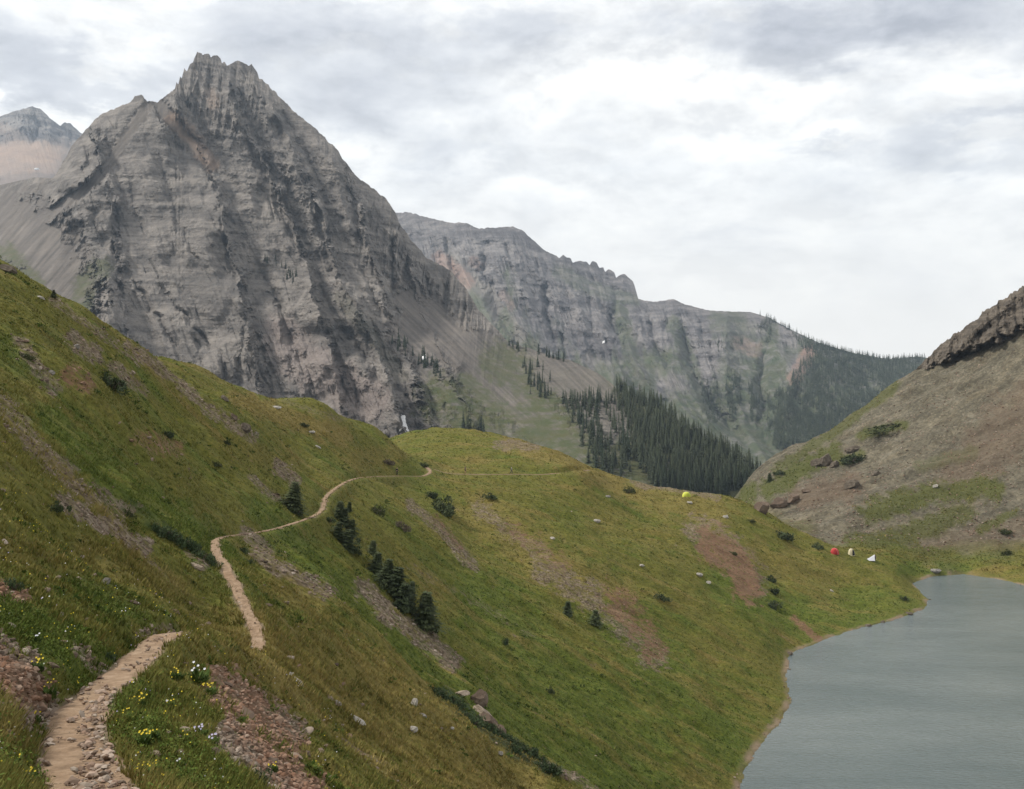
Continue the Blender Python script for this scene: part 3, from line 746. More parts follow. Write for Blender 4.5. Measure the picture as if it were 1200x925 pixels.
dry = strokes([     # straw and rust coloured grass
    ([(280, 470), (340, 490), (400, 510)], 14, 150, 280, .9), ([(260, 520), (340, 545)], 14, 130, 220, .4), ([(600, 515), (680, 545), (740, 575)], 14, 250, 360, .8), ([(300, 760), (400, 800), (520, 870), (600, 925)], 60, 20, 90, .75), ([(560, 600), (640, 660), (720, 700)], 30, 150, 280, .6), ([(760, 580), (840, 600)], 20, 240, 330, .6),
    ([(330, 690), (370, 720)], 16, 50, 90, .6), ([(200, 740), (240, 800)], 20, 12, 60, .3), ([(880, 650), (980, 680)], 20, 220, 300, .5), ([(700, 610), (800, 640)], 18, 190, 300, .35), ([(100, 650), (200, 690)], 20, 25, 70, .45), ([(0, 640), (60, 660)], 20, 20, 60, .4), ([(420, 540), (470, 530)], 14, 180, 280, .5)])
bush = strokes([([(520, 812), (560, 845), (605, 880), (650, 905)], 9, 78, 108, .9), ([(55, 395), (60, 400)], 8, 40, 120, .3), ([(150, 590), (200, 625), (250, 655)], 9, 30, 100, .5), ([(128, 440), (140, 450)], 9, 60, 140, .4)])
# slope beyond the lake
rg = strokes([([(900, 575), (940, 550), (975, 530)], 12, 380, 540, .9), ([(1020, 600), (1090, 580), (1165, 572)], 15, 300, 420, .85), ([(1000, 640), (1060, 630), (1130, 600)], 14, 290, 400, .75), ([(1040, 645), (1100, 650), (1150, 668)], 10, 285, 340, .8), ([(1010, 510), (1060, 498)], 6, 400, 520, .8), ([(985, 540), (1010, 532)], 6, 400, 520, .8),
              ([(1150, 620), (1190, 600)], 6, 300, 360, .7), ([(1080, 545), (1140, 530)], 8, 360, 440, .35), ([(870, 590), (880, 575)], 10, 380, 520, .9), ([(1050, 450), (980, 505), (910, 550)], 7, 430, 560, .7)])
rred = strokes([([(1130, 560), (1180, 500), (1230, 470)], 34, 320, 460, .42), ([(940, 580), (1000, 570)], 16, 330, 460, .5), ([(1080, 640), (1200, 620)], 18, 290, 360, .3)])
right = np.maximum(right, sstep(330, 360, GD) * sstep(86, 108, GX) * (GD < 760))
right = np.clip(right * 1.2 + .6 * (fbm(GX / 14, GD / 14, o=4)) * (right > .02) * (right < .98), 0, 1)
# patchiness that the slope has everywhere, drawn out down the fall line
dry0 = dry.copy()
pat = fbm(GX / 22, GD / 6.5, o=5, gain=.6)
pat2 = fbm((GX + .25 * GD) / 8 + 50, (GD - .15 * GX) / 2.6, o=5, gain=.62)
pat3 = fbm((GX + .25 * GD) / 3.2, (GD - .15 * GX) / 1.5 + 20, o=4, gain=.65)
scree = np.maximum(scree, sstep(.34, .58, pat2 + .4 * pat) * .6 * (1 - right) * (GD > 12))
lush = np.clip(np.maximum(lush, sstep(.04, .4, -pat) * .7) + .5 * sstep(.1, .4, -pat2) - .5 * sstep(.1, .5, pat2), 0, 1)
lush = lush * (1 - .75 * dry0)
dry = np.clip(np.maximum(dry, sstep(.02, .4, pat) * .75) + .35 * sstep(.1, .5, pat2) - .4 * sstep(.1, .4, -pat2), 0, 1)
beach = np.where(near_lake, sstep(1.3, .5, sd) * (sd > -6), 0) * (.08 + .8 * sstep(-.05, .25, fbm(GX / 6, GD / 6, o=4)))
beach = np.where(GD < 232, np.maximum(beach, sstep(1.2, .5, sd) * .8 * near_lake * (.3 + .7 * sstep(-.2, .2, fbm(GX / 6, GD / 6, o=4)))), beach)
trail_edge = 1 - sstep(trail_half(GD) * .8, trail_half(GD) * 1.05 + .1, td + .35 * fine * np.clip(GD / 40, .3, 1.5))
bare = np.maximum.reduce([scree, soil * .8, trail_edge, beach])

ct = lambda *a: np.stack(a, -1).reshape(-1, len(a))
g_cols = {'mask': ct(scree, lush, dry), 'mask2': ct(soil, np.clip(right, 0, 1), np.maximum(beach, trail_edge * .9)), 'mask3': ct(rg, rred, bush)}

t = NT('hillside', .95, .12)
m = t.sep(t.attr('mask')); m2 = t.sep(t.attr('mask2')); m3 = t.sep(t.attr('mask3'))
n1 = t.noise(t.pos(.35, .8, .5), 1, 8, .68)
n2 = t.noise(t.pos(1.6, 2.6, 2), 1, 8, .7)
n3 = t.noise(t.pos(7), 1, 6, .7)
grass = t.ramp(n2, [(.28, (.050, .054, .012)), (.44, (.096, .097, .020)), (.56, (.132, .126, .027)), (.74, (.195, .172, .050))])
grass = t.mix(t.math('MULTIPLY', m[1], .9), grass, t.ramp(n2, [(.28, (.026, .044, .009)), (.48, (.070, .098, .015)), (.7, (.130, .150, .028))]))
grass = t.mix(t.math('MULTIPLY', m[2], .75), grass, t.ramp(n2, [(.28, (.085, .066, .022)), (.48, (.175, .128, .040)), (.7, (.27, .20, .080))]))
grass = t.mix(t.math('MULTIPLY', m3[2], .9), grass, (.028, .042, .022))
grass = t.mix(.55, grass, t.ramp(n1, [(.3, (.62, .66, .62)), (.5, (1, 1, 1)), (.7, (1.25, 1.18, 1.05))]), 'MULTIPLY')
stone = t.ramp(t.voro(t.pos(3.2, 3.2, 3.2), 1, 'F1', 'Color'), [(.1, (.070, .050, .037)), (.5, (.150, .112, .084)), (.9, (.265, .212, .168))])
stone = t.mix(.5, stone, t.ramp(n2, [(.3, .6), (.7, 1.25)]), 'MULTIPLY')
earth = t.ramp(n2, [(.3, (.105, .060, .038)), (.7, (.235, .135, .082))])
sand = t.ramp(n3, [(.3, (.15, .108, .075)), (.7, (.29, .215, .155))])
rs = t.ramp(t.noise(t.pos(.09, .09, .16), 1, 8, .7), [(.3, (.070, .061, .043)), (.5, (.107, .095, .068)), (.72, (.155, .138, .103))])
rs = t.mix(.7, rs, t.ramp(t.voro(t.pos(1.1), 1, 'F1', 'Color'), [(.1, .55), (.5, .95), (.92, 1.5)]), 'MULTIPLY')
rs = t.mix(.75, rs, t.ramp(t.noise(t.pos(.045, .16, .05), 1, 6, .65), [(.32, (.66, .68, .68)), (.5, (1, 1, 1)), (.68, (1.3, 1.24, 1.16))]), 'MULTIPLY')
rs = t.mix(m3[1], rs, t.ramp(n2, [(.3, (.080, .053, .036)), (.7, (.145, .097, .067))]))
rs = t.mix(t.math('MULTIPLY', m3[0], t.ramp(n1, [(.2, .7), (.45, 1)])), rs, t.ramp(n2, [(.3, (.040, .047, .012)), (.7, (.092, .098, .026))]))
n4 = t.noise(t.pos(.7, 1.5, 1), 1, 9, .75)
sf = t.ramp(t.math('ADD', t.math('MULTIPLY', m[0], .28), t.math('MULTIPLY', n4, .95)), [(.56, 0), (.72, .9)])
c = t.mix(sf, grass, stone)
c = t.mix(t.ramp(t.math('ADD', t.math('MULTIPLY', m2[0], .28), t.math('MULTIPLY', n4, .95)), [(.56, 0), (.73, .9)]), c, earth)
c = t.mix(m2[1], c, rs)
c = t.mix(m2[2], c, sand)
hb = t.math('ADD', t.math('MULTIPLY', n1, .5), t.math('ADD', t.math('MULTIPLY', n2, .55), t.math('MULTIPLY', n3, .12)))
hb = t.math('ADD', hb, t.math('MULTIPLY', t.voro(t.pos(2.2), 1), t.math('MULTIPLY', t.math('ADD', m[0], m2[1]), .3)))
ground_mat = t.out(c, t.bump(hb, .75, .75))
nr, nc = GX.shape
GV = np.stack([GX, GD, GZ], -1).reshape(-1, 3)
obj('ground', mesh_np('ground', GV, grid_faces(nr, nc), ground_mat, True, g_cols), kind='structure')

# ------------------------------------------------------------------ trail: a worn strip laid on its bench
def build_trail():
    tc = trail_f; n = len(tc)
    tan = np.gradient(tc[:, :2], axis=0); tan /= np.linalg.norm(tan, axis=1)[:, None] + 1e-9
    nor = np.stack([-tan[:, 1], tan[:, 0]], 1)
    s = np.concatenate([[0], np.cumsum(np.linalg.norm(np.diff(tc[:, :2], axis=0), axis=1))])
    hw = trail_half(tc[:, 1])
    nl = 11; rows = []
    for k in range(nl):
        u = k / (nl - 1) * 2 - 1
        w = hw * (1 + .5 * fbm(s / 2.2, np.full(n, 3. if u < 0 else 9.), o=4) * 2)
        off = u * w
        x = tc[:, 0] + nor[:, 0] * off; y = tc[:, 1] + nor[:, 1] * off
        z = ground_xy(x, y) + .02 + .03 * abs(u) ** 2 - .03 * abs(u) ** 6 - .02 * (abs(u) > .95) + .045 * fbm(x * 2.2, y * 2.2, o=4) * (abs(u) < .95) + np.clip(tc[:, 1] * .0004, 0, .08)
        rows.append(np.stack([x, y, z], 1))
    V = np.stack(rows, 1)
    t = NT('trail_dirt', .95, .1)
    a = t.noise(t.pos(3), 1, 8, .7); b = t.noise(t.pos(.5), 1, 4, .6)
    c = t.ramp(a, [(.28, (.12, .085, .058)), (.5, (.235, .168, .113)), (.72, (.32, .245, .178))])
    c = t.mix(.6, c, t.ramp(b, [(.3, (.85, .75, .66)), (.6, (1.1, 1.08, 1.05))]), 'MULTIPLY')
    h = t.math('ADD', a, t.math('MULTIPLY', t.voro(t.pos(9), 1), .4))
    mat = t.out(c, t.bump(h, .06, .9))
    obj('trail', mesh_np('trail', V.reshape(-1, 3), grid_faces(n, nl), mat), kind='structure')


build_trail()

# ------------------------------------------------------------------ lake
def build_lake():
    xs = np.linspace(20, 700, 60); ys = np.linspace(35, 345, 60)
    X, Y = np.meshgrid(xs, ys)
    V = np.stack([X, Y, np.full_like(X, LAKE)], -1).reshape(-1, 3)
    t = NT('lake_water', .12, .5)
    t.b.inputs['IOR'].default_value = 1.33
    r1 = t.noise(t.pos(.9, 2.2, 1), 1, 4, .6, .4)
    r2 = t.noise(t.pos(.10, .22, 1), 1, 3, .5)
    r3 = t.noise(t.pos(.02, .05, 1), 1, 4, .55)
    c = t.ramp(r3, [(.35, (.088, .110, .111)), (.65, (.132, .153, .151))])
    h = t.math('ADD', t.math('MULTIPLY', r1, .5), t.math('MULTIPLY', r2, .5))
    obj('lake_water', mesh_np('lake_water', V, grid_faces(60, 60), t.out(c, t.bump(h, .8, .7))), kind='structure')


build_lake()

# ------------------------------------------------------------------ daylight, cloud and camera
SUN_EL, SUN_AZ = R(46), R(-78)      # azimuth from straight ahead, to the left is negative
world = bpy.data.worlds.new('World'); scene.world = world; world.use_nodes = True
wt = world.node_tree; wt.nodes.clear()


def wn(typ, **k):
    n = wt.nodes.new(typ)
    for a, v in k.items(): setattr(n, a, v)
    return n


def wmath(op, a, b=None, clamp=False):
    n = wn('ShaderNodeMath', operation=op, use_clamp=clamp)
    for s, v in zip(n.inputs, (a, b)):
        if v is None: continue
        if isinstance(v, bpy.types.NodeSocket): wt.links.new(v, s)
        else: s.default_value = v
    return n.outputs[0]


def wramp(fac, stops):
    nd = wn('ShaderNodeValToRGB'); wt.links.new(fac, nd.inputs['Fac'])
    e = nd.color_ramp.elements
    while len(e) < len(stops): e.new(.5)
    for s, (p, c) in zip(e, stops):
        s.position = p; c = c if np.ndim(c) else (c, c, c); s.color = (*c, 1)
    return nd.outputs['Color']


def wmix(f, a, b, mode='MIX'):
    nd = wn('ShaderNodeMix', data_type='RGBA', blend_type=mode)
    for s, v in ((nd.inputs[0], f), (nd.inputs[6], a), (nd.inputs[7], b)):
        if isinstance(v, bpy.types.NodeSocket): wt.links.new(v, s)
        elif np.ndim(v): s.default_value = (*v, 1)
        else: s.default_value = v
    return nd.outputs[2]


sky = wn('ShaderNodeTexSky'); sky.sky_type = 'NISHITA'; sky.sun_disc = False
sky.sun_elevation = SUN_EL; sky.sun_rotation = SUN_AZ; sky.altitude = 3500
sky.air_density = 1; sky.dust_density = 2
bg_sky = wn('ShaderNodeBackground'); bg_sky.inputs['Strength'].default_value = .09
wt.links.new(sky.outputs[0], bg_sky.inputs['Color'])
tc = wn('ShaderNodeTexCoord'); sx = wn('ShaderNodeSeparateXYZ'); wt.links.new(tc.outputs['Generated'], sx.inputs[0])
zc = wmath('MAXIMUM', sx.outputs['Z'], 0.0)
den = wmath('ADD', zc, .10)
cb = wn('ShaderNodeCombineXYZ')
wt.links.new(wmath('DIVIDE', sx.outputs['X'], den), cb.inputs['X'])
wt.links.new(wmath('DIVIDE', sx.outputs['Y'], den), cb.inputs['Y'])


def cloud_noise(scale, off, detail, rough, dist=0., stretch=1.):
    mp = wn('ShaderNodeMapping'); mp.inputs['Location'].default_value = off; mp.inputs['Scale'].default_value = (scale, scale * stretch, 1)
    wt.links.new(cb.outputs[0], mp.inputs['Vector'])
    nd = wn('ShaderNodeTexNoise'); nd.inputs['Scale'].default_value = 1; nd.inputs['Detail'].default_value = detail
    nd.inputs['Roughness'].default_value = rough; nd.inputs['Distortion'].default_value = dist
    wt.links.new(mp.outputs[0], nd.inputs['Vector']); return nd.outputs['Fac']


big = cloud_noise(.8, (4.1, 1.3, 0), 3, .5)
mid = cloud_noise(2.4, (1.7, 7.3, 0), 8, .62, .2)
sml = cloud_noise(7.5, (0, 2.2, 0), 6, .6, .15)
az0 = wmath('ARCTAN2', sx.outputs['X'], sx.outputs['Y']); el0 = wmath('ARCSINE', sx.outputs['Z'])


def puff(up):
    c3 = wn('ShaderNodeCombineXYZ'); wt.links.new(wmath('MULTIPLY', az0, 9.5), c3.inputs['X']); wt.links.new(wmath('ADD', wmath('MULTIPLY', el0, 19), up), c3.inputs['Y']); c3.inputs['Z'].default_value = 3.7
    nd = wn('ShaderNodeTexNoise'); nd.inputs['Scale'].default_value = 1; nd.inputs['Detail'].default_value = 9; nd.inputs['Roughness'].default_value = .60; nd.inputs['Distortion'].default_value = .12
    wt.links.new(c3.outputs[0], nd.inputs['Vector']); return nd.outputs['Fac']


p0 = puff(0); p1 = puff(.30)
lit = wmath('SUBTRACT', p0, p1)      # cloud tops catch the light, bases do not
wob = wmath('MULTIPLY', wmath('SUBTRACT', mid, .5), .16); wob2 = wmath('MULTIPLY', wmath('SUBTRACT', p0, .5), .12)
az = wmath('ADD', az0, wmath('ADD', wob, wob2)); el = wmath('ADD', el0, wmath('SUBTRACT', wmath('MULTIPLY', wob, .6), wob2))
thick = wmath('ADD', wmath('MULTIPLY', big, .06), wmath('ADD', wmath('MULTIPLY', mid, .14), wmath('MULTIPLY', p0, .62)))
# the heavier banks and the bright gaps of this sky, by bearing and elevation
for bx, by, wx, wy, k in ((60, 75, 190, 40, .22), (440, 95, 130, 55, .20), (330, 20, 200, 26, .10), (1020, 22, 230, 34, .26), (1150, 165, 90, 26, .18), (950, 172, 60, 14, .13), (520, 195, 130, 22, .09), (640, 40, 90, 24, .08), (850, 285, 90, 12, .08), (1190, 70, 60, 20, .1), (980, 120, 60, 14, .06),
                          (130, 50, 60, 18, -.12), (60, 120, 150, 12, -.14), (430, 185, 60, 20, -.14), (960, 155, 50, 12, -.10), (1140, 125, 60, 16, -.10), (780, 90, 130, 50, -.06), (600, 215, 80, 14, -.07), (500, 30, 60, 14, -.06)):
    a0 = math.atan((bx - CX) / F); e0 = math.atan((HY - by) / F * math.cos(a0))
    g = wmath('ADD', wmath('POWER', wmath('ABSOLUTE', wmath('DIVIDE', wmath('SUBTRACT', az, a0), wx / F)), 2), wmath('POWER', wmath('ABSOLUTE', wmath('DIVIDE', wmath('SUBTRACT', el, e0), wy / F)), 2))
    thick = wmath('ADD', thick, wmath('MULTIPLY', wmath('POWER', math.e, wmath('MULTIPLY', g, -1)), k))
cloud = wramp(thick, [(.31, (.60, .592, .572)), (.385, (.55, .545, .532)), (.45, (.495, .496, .495)), (.53, (.385, .393, .412)), (.66, (.28, .29, .32))])
cloud = wmix(1, cloud, wramp(wmath('ADD', lit, .5), [(.38, (.78, .785, .805)), (.5, (1, 1, 1)), (.62, (1.2, 1.19, 1.16))]), 'MULTIPLY')
# towards the horizon the layer is seen edge on and evens out
hz = wramp(zc, [(0, 1), (.06, .85), (.2, .22), (.34, 0)])
cloud = wmix(hz, cloud, (.545, .53, .502))
bg_c = wn('ShaderNodeBackground'); wt.links.new(cloud, bg_c.inputs['Color']); bg_c.inputs['Strength'].default_value = 1.24
cover = wramp(thick, [(.2, .98), (.3, 1), (.4, 1)])
ms = wn('ShaderNodeMixShader'); wt.links.new(cover, ms.inputs[0]); wt.links.new(bg_sky.outputs[0], ms.inputs[1]); wt.links.new(bg_c.outputs[0], ms.inputs[2])
wo = wn('ShaderNodeOutputWorld'); wt.links.new(ms.outputs[0], wo.inputs['Surface'])

sun = bpy.data.lights.new('sun', 'SUN'); sun.energy = 2.8; sun.angle = R(8); sun.color = (1, .95, .87)
so = bpy.data.objects.new('sun', sun); col.objects.link(so)
from mathutils import Vector
sdir = Vector((math.cos(SUN_EL) * math.sin(SUN_AZ), math.cos(SUN_EL) * math.cos(SUN_AZ), math.sin(SUN_EL)))
so.rotation_euler = (-sdir).to_track_quat('-Z', 'Y').to_euler(); so.location = sdir * 50

cam = bpy.data.cameras.new('camera'); co = bpy.data.objects.new('camera', cam); col.objects.link(co)
cam.sensor_width = 36; cam.lens = 36 * F / 1200; cam.shift_y = -(462.5 - HY) / 1200
co.rotation_euler = (R(90), 0, 0); cam.clip_start = .1; cam.clip_end = 40000
scene.camera = co
scene.view_settings.view_transform = 'Standard'; scene.view_settings.look = 'None'; scene.view_settings.exposure = .68; scene.view_settings.gamma = 1
scene.cycles.use_denoising = True
scene.cycles.max_bounces = 5; scene.cycles.diffuse_bounces = 3; scene.cycles.glossy_bounces = 2

# air between here and the far ridge
def build_haze(dens):
    x0, x1, y0, y1, z0, z1 = -9600, 9600, -60, 7100, -330, 1450
    V = np.array([(x, y, z) for x in (x0, x1) for y in (y0, y1) for z in (z0, z1)], float)
    Fc = np.array([(0, 1, 3, 2), (4, 6, 7, 5), (0, 4, 5, 1), (2, 3, 7, 6), (0, 2, 6, 4), (1, 5, 7, 3)])
    m = bpy.data.materials.new('haze'); m.use_nodes = True; nt = m.node_tree; nt.nodes.clear()
    v = nt.nodes.new('ShaderNodeVolumePrincipled'); v.inputs['Density'].default_value = dens
    v.inputs['Color'].default_value = (.64, .80, 1, 1); v.inputs['Anisotropy'].default_value = .2
    o = nt.nodes.new('ShaderNodeOutputMaterial'); nt.links.new(v.outputs[0], o.inputs['Volume'])
    obj('haze', mesh_np('haze', V, Fc, m, False), kind='stuff')


build_haze(.000058)

# ------------------------------------------------------------------ merging many copies of a small template into one mesh (for what nobody could count)
def spread(tv, tf, pos, yaw, sc, tilt=None, tint=None):
    n = len(pos); k = len(tv)
    v = np.broadcast_to(tv[None], (n, k, 3)) * sc[:, None, :]
    if tilt is not None:
        ca, sa = np.cos(tilt)[:, None], np.sin(tilt)[:, None]
        v = np.stack([v[..., 0] * ca - v[..., 2] * sa, v[..., 1], v[..., 0] * sa + v[..., 2] * ca], -1)
    ca, sa = np.cos(yaw)[:, None], np.sin(yaw)[:, None]
    v = np.stack([v[..., 0] * ca - v[..., 1] * sa, v[..., 0] * sa + v[..., 1] * ca, v[..., 2]], -1) + pos[:, None, :]
    f = (tf[None] + (np.arange(n) * k)[:, None, None]).reshape(-1, tf.shape[1])
    t = None if tint is None else np.repeat(tint, k, 0)
    return v.reshape(-1, 3), f, t


def ico(sub=0):
    import bmesh
    bm = bmesh.new(); bmesh.ops.create_icosphere(bm, subdivisions=sub + 1, radius=1)
    v = np.array([q.co[:] for q in bm.verts]); f = np.array([[q.index for q in p.verts] for p in bm.faces]); bm.free()
    return v, f


def rock_np(seed, sub=3, sharp=.5, sx=1, sy=1, sz=.7):
    """broken rock: sphere cut by random planes, then roughened"""
    r = np.random.default_rng(seed); v, f = ico(sub)
    for _ in range(int(14 * sharp) + 5):
        n = r.normal(size=3); n /= np.linalg.norm(n); o = r.uniform(.5, .86)
        d = v @ n - o; v = v - np.where(d > 0, d, 0)[:, None] * n[None]
    if sub > 1:
        k = seed * 3.1
        v = v * (1 + .07 * fbm(v[:, 0] * 2.5 + k, v[:, 1] * 2.5, v[:, 2] * 2.5, o=4, gain=.65) * 2)[:, None]
    return v * np.array([sx, sy, sz]), f


# ------------------------------------------------------------------ grass
def tint_mat(name, stops, rough=.9, spec=.1, trans=0.):
    t = NT(name, rough, spec)
    s = t.sep(t.attr('tint'))
    c = t.ramp(s[0], [(p, c) for p, c in stops[0]])
    if len(stops) > 1: c = t.mix(s[1], c, t.ramp(s[0], [(p, c2) for p, c2 in stops[1]]))
    if len(stops) > 2: c = t.mix(s[2], c, t.ramp(s[0], [(p, c2) for p, c2 in stops[2]]))
    t.out(c)
    return t.m


grass_mat = tint_mat('grass_blades', [[(0, (.052, .058, .012)), (.5, (.118, .117, .025)), (1, (.215, .192, .060))], [(0, (.10, .072, .026)), (.5, (.215, .150, .050)), (1, (.34, .262, .11))], [(0, (.022, .040, .008)), (.5, (.060, .094, .015)), (1, (.122, .155, .030))]])


def make_grass(name, n, dlo, dhi, nb, hlo, hhi, wk, pxlo=-160, pxhi=1360, spread_r=.07):
    u = rng.uniform(pxlo, pxhi, n); d = np.exp(rng.uniform(math.log(dlo), math.log(dhi), n))
    s = lambda A: sample_grid(A, u, d)
    b = s(bare); rt = np.clip(s(right), 0, 1); w = s(sd)
    keep = (rng.random(n) > b * 1.15) & (s(VIS) | (d < 12)) & ((rt < .5) | (s(rg) > .5)) & ((w > 1.2) | (d > 560)) & (s(td) > trail_half(d) * (.72 + .4 * fbm((u - CX) / F * d * 1.5, d * 1.2, o=2) + .2 * rng.random(n)) + np.clip((d - 170) / 100, 0, .8))
    u, d = u[keep], d[keep]; n = len(u)
    s = lambda A: sample_grid(A, u, d)
    x = (u - CX) / F * d; z = ground_z(u, d)
    lu, dr = s(lush), s(dry); pt = s(pat2)
    tall = (.55 + .9 * sstep(-.4, .5, fbm(x / 1.6, d / 1.3, o=3)))
    N = n * nb
    rep = lambda a: np.repeat(a, nb)
    a = rng.uniform(0, 2 * np.pi, N); rr = rng.random(N) ** .5 * spread_r * rep(np.clip(d / 30, .8, 4))
    bx = rep(x) + np.cos(a) * rr; by = rep(d) + np.sin(a) * rr; bz = rep(z) - .02 * rep(np.clip(d / 30, 1, 4)) + (-np.cos(a) * rr * .6) * (1 - rep(s(right)))
    h = rng.uniform(hlo, hhi, N) * rep(tall) * (1 + .25 * rep(dr)); wd = rep(np.maximum(.005, wk * d)) * rng.uniform(.7, 1.3, N)
    la = a + rng.normal(0, .6, N); ln = rng.uniform(.15, .75, N) * h
    ya = rng.uniform(0, np.pi, N)
    dx, dy = np.cos(ya) * wd, np.sin(ya) * wd
    V = np.stack([np.stack([bx - dx, by - dy, bz], 1), np.stack([bx + dx, by + dy, bz], 1), np.stack([bx + np.cos(la) * ln + .25 * h, by + np.sin(la) * ln, bz + h], 1)], 1)
    tint = np.stack([np.clip(rng.normal(.47, .13, N) + .12 * rep(sstep(110, 40, d)) + .6 * rep(pt) + .6 * rep(s(pat3)), 0, 1), np.clip(rep(dr) * .8 + rng.normal(0, .22, N), 0, 1), np.clip(rep(lu) * .9 + rng.normal(0, .2, N), 0, 1)], 1)  # nearer blades tinted lighter, to make up for their self-shadow
    t3 = np.repeat(tint, 3, 0)
    me = mesh_np(name, V.reshape(-1, 3), np.arange(3 * N).reshape(-1, 3), grass_mat, False, {'tint': t3})
    return obj(name, me, kind='stuff')


make_grass('grass', 160000, 4, 42, 5, .06, .19, .0008, pxlo=-350, pxhi=1500)
make_grass('grass', 140000, 42, 120, 4, .08, .22, .0006)
make_grass('grass', 190000, 120, 345, 3, .09, .24, .0006, spread_r=.1)
make_grass('grass', 26000, 300, 540, 3, .2, .45, .0006, pxlo=850, spread_r=.1)


# low broad-leaved herbs close by
def make_herbs(n, dlo, dhi):
    u = rng.uniform(-250, 900, n); d = np.exp(rng.uniform(math.log(dlo), math.log(dhi), n))
    k = (rng.random(n) < .15 + sample_grid(lush, u, d)) & (sample_grid(bare, u, d) < .45) & (sample_grid(td, u, d) > trail_half(d) * 1.05) & sample_grid(VIS, u, d)
    u, d = u[k], d[k]; n = len(u); nb = 7; N = n * nb
    x = (u - CX) / F * d; z = ground_z(u, d)
    rep = lambda a: np.repeat(a, nb)
    a = rng.uniform(0, 2 * np.pi, N); L = rng.uniform(.022, .062, N); W = L * rng.uniform(.2, .34, N); el = rng.uniform(.1, 1.2, N)
    c = np.stack([rep(x) + rng.normal(0, .06, N), rep(d) + rng.normal(0, .06, N), rep(z) + rng.uniform(0, .12, N)], 1)
    f = np.stack([np.cos(a) * np.cos(el), np.sin(a) * np.cos(el), np.sin(el)], 1); sdv = np.stack([-np.sin(a), np.cos(a), 0 * a], 1)
    V = np.stack([c, c + f * L[:, None] * .5 + sdv * W[:, None], c + f * L[:, None], c + f * L[:, None] * .5 - sdv * W[:, None]], 1)
    tint = np.stack([np.clip(rng.normal(.5, .22, N), 0, 1), np.clip(rng.normal(.05, .12, N), 0, 1), np.clip(rng.normal(.9, .15, N), 0, 1)], 1)
    me = mesh_np('herb_leaves', V.reshape(-1, 3), np.arange(4 * N).reshape(-1, 4), grass_mat, False, {'tint': np.repeat(tint, 4, 0)})
    obj('herb_leaves', me, kind='stuff')


make_herbs(90000, 5, 60)

# ------------------------------------------------------------------ loose stones
stone_mat = tint_mat('loose_stone', [[(0, (.064, .047, .035)), (.5, (.155, .118, .090)), (1, (.34, .29, .24))], [(0, (.10, .055, .035)), (.5, (.20, .115, .075)), (1, (.32, .2, .14))]], .95, .1)


def make_stones(name, n, pxlo, pxhi, dlo, dhi, prob, slo, shi, red, flat=.5, expo=2.2, up=0., lum=.48):
    u = rng.uniform(pxlo, pxhi, n); d = np.exp(rng.uniform(math.log(dlo), math.log(dhi), n))
    k = (rng.random(n) < prob(u, d)) & sample_grid(VIS, u, d)
    u, d = u[k], d[k]; n = len(u); x = (u - CX) / F * d; z = ground_z(u, d)
    s = slo + (shi - slo) * rng.random(n) ** expo
    V, Fc, T = [], [], []; off = 0
    for q in range(5):
        j = np.arange(n) % 5 == q
        tv, tf = rock_np(60 + q, 0 if q else 1, .5, 1, 1, 1)
        m = j.sum(); sc = np.stack([s[j] * rng.uniform(.7, 1.4, m), s[j] * rng.uniform(.6, 1, m), s[j] * rng.uniform(.35, .8, m) * flat * 1.6], 1)
        tint = np.stack([np.clip(rng.normal(lum, .2, m), 0, 1), np.clip(red(u[j], d[j]) + rng.normal(0, .2, m), 0, 1), np.zeros(m)], 1)
        v, f, t = spread(tv, tf, np.stack([x[j], d[j], z[j] + s[j] * .12 + up], 1), rng.uniform(0, 6.3, m), sc, rng.normal(.3, .35, m), tint)
        V.append(v); Fc.append(f + off); T.append(t); off += len(v)
    obj(name, mesh_np(name, np.concatenate(V), np.concatenate(Fc), stone_mat, False, {'tint': np.concatenate(T)}), kind='stuff')


SG = lambda A: (lambda u, d: sample_grid(A, u, d))
shp = lambda A, lo, hi, k=1.: (lambda u, d: k * sstep(lo, hi, sample_grid(A, u, d)))
make_stones('scree_stones', 130000, -100, 700, 6, 75, shp(scree * (1 - trail_edge), .2, .75, .9), .02, .13, SG(soil))
make_stones('scree_stones', 60000, -60, 1000, 75, 330, shp(np.maximum(scree, soil * .75), .25, .8, .75), .08, .32, SG(soil * .8))
make_stones('trail_stones', 60000, -60, 330, 4, 75, lambda u, d: .55 * (sample_grid(td, u, d) < trail_half(d) * .97) * sstep(-.25, .3, fbm((u - CX) / F * d * 1.5, d * .8, o=3) + .22 * np.sign(u - 95) * (d < 20)), .010, .10, lambda u, d: u * 0 + .3, .45, 4.2, .055, .72)
make_stones('hillside_stones', 30000, 0, 1100, 14, 330, lambda u, d: .045 * (sample_grid(td, u, d) > .8) * (sample_grid(sd, u, d) > 3) * (sample_grid(right, u, d) < .3), .05, .3, lambda u, d: u * 0 + .05, .45, 3)
make_stones('slope_stones', 70000, 850, 1260, 285, 540, lambda u, d: .55 * sstep(.5, .8, sample_grid(right, u, d)) * (1 - .9 * sample_grid(rg, u, d)) * (.2 + .9 * sstep(-.2, .35, fbm((u - CX) / F * d / 16, d / 16, o=3))), .14, .6, lambda u, d: .12 + .6 * sample_grid(rred, u, d), .5, 3.5)
make_stones('shore_stones', 30000, 780, 1260, 120, 310, lambda u, d: .8 * (np.abs(sample_grid(sd, u, d) - .3) < .9) * sstep(-.1, .2, fbm((u - CX) / F * d / 5, d / 5, o=2)), .08, .3, lambda u, d: u * 0 + .1)

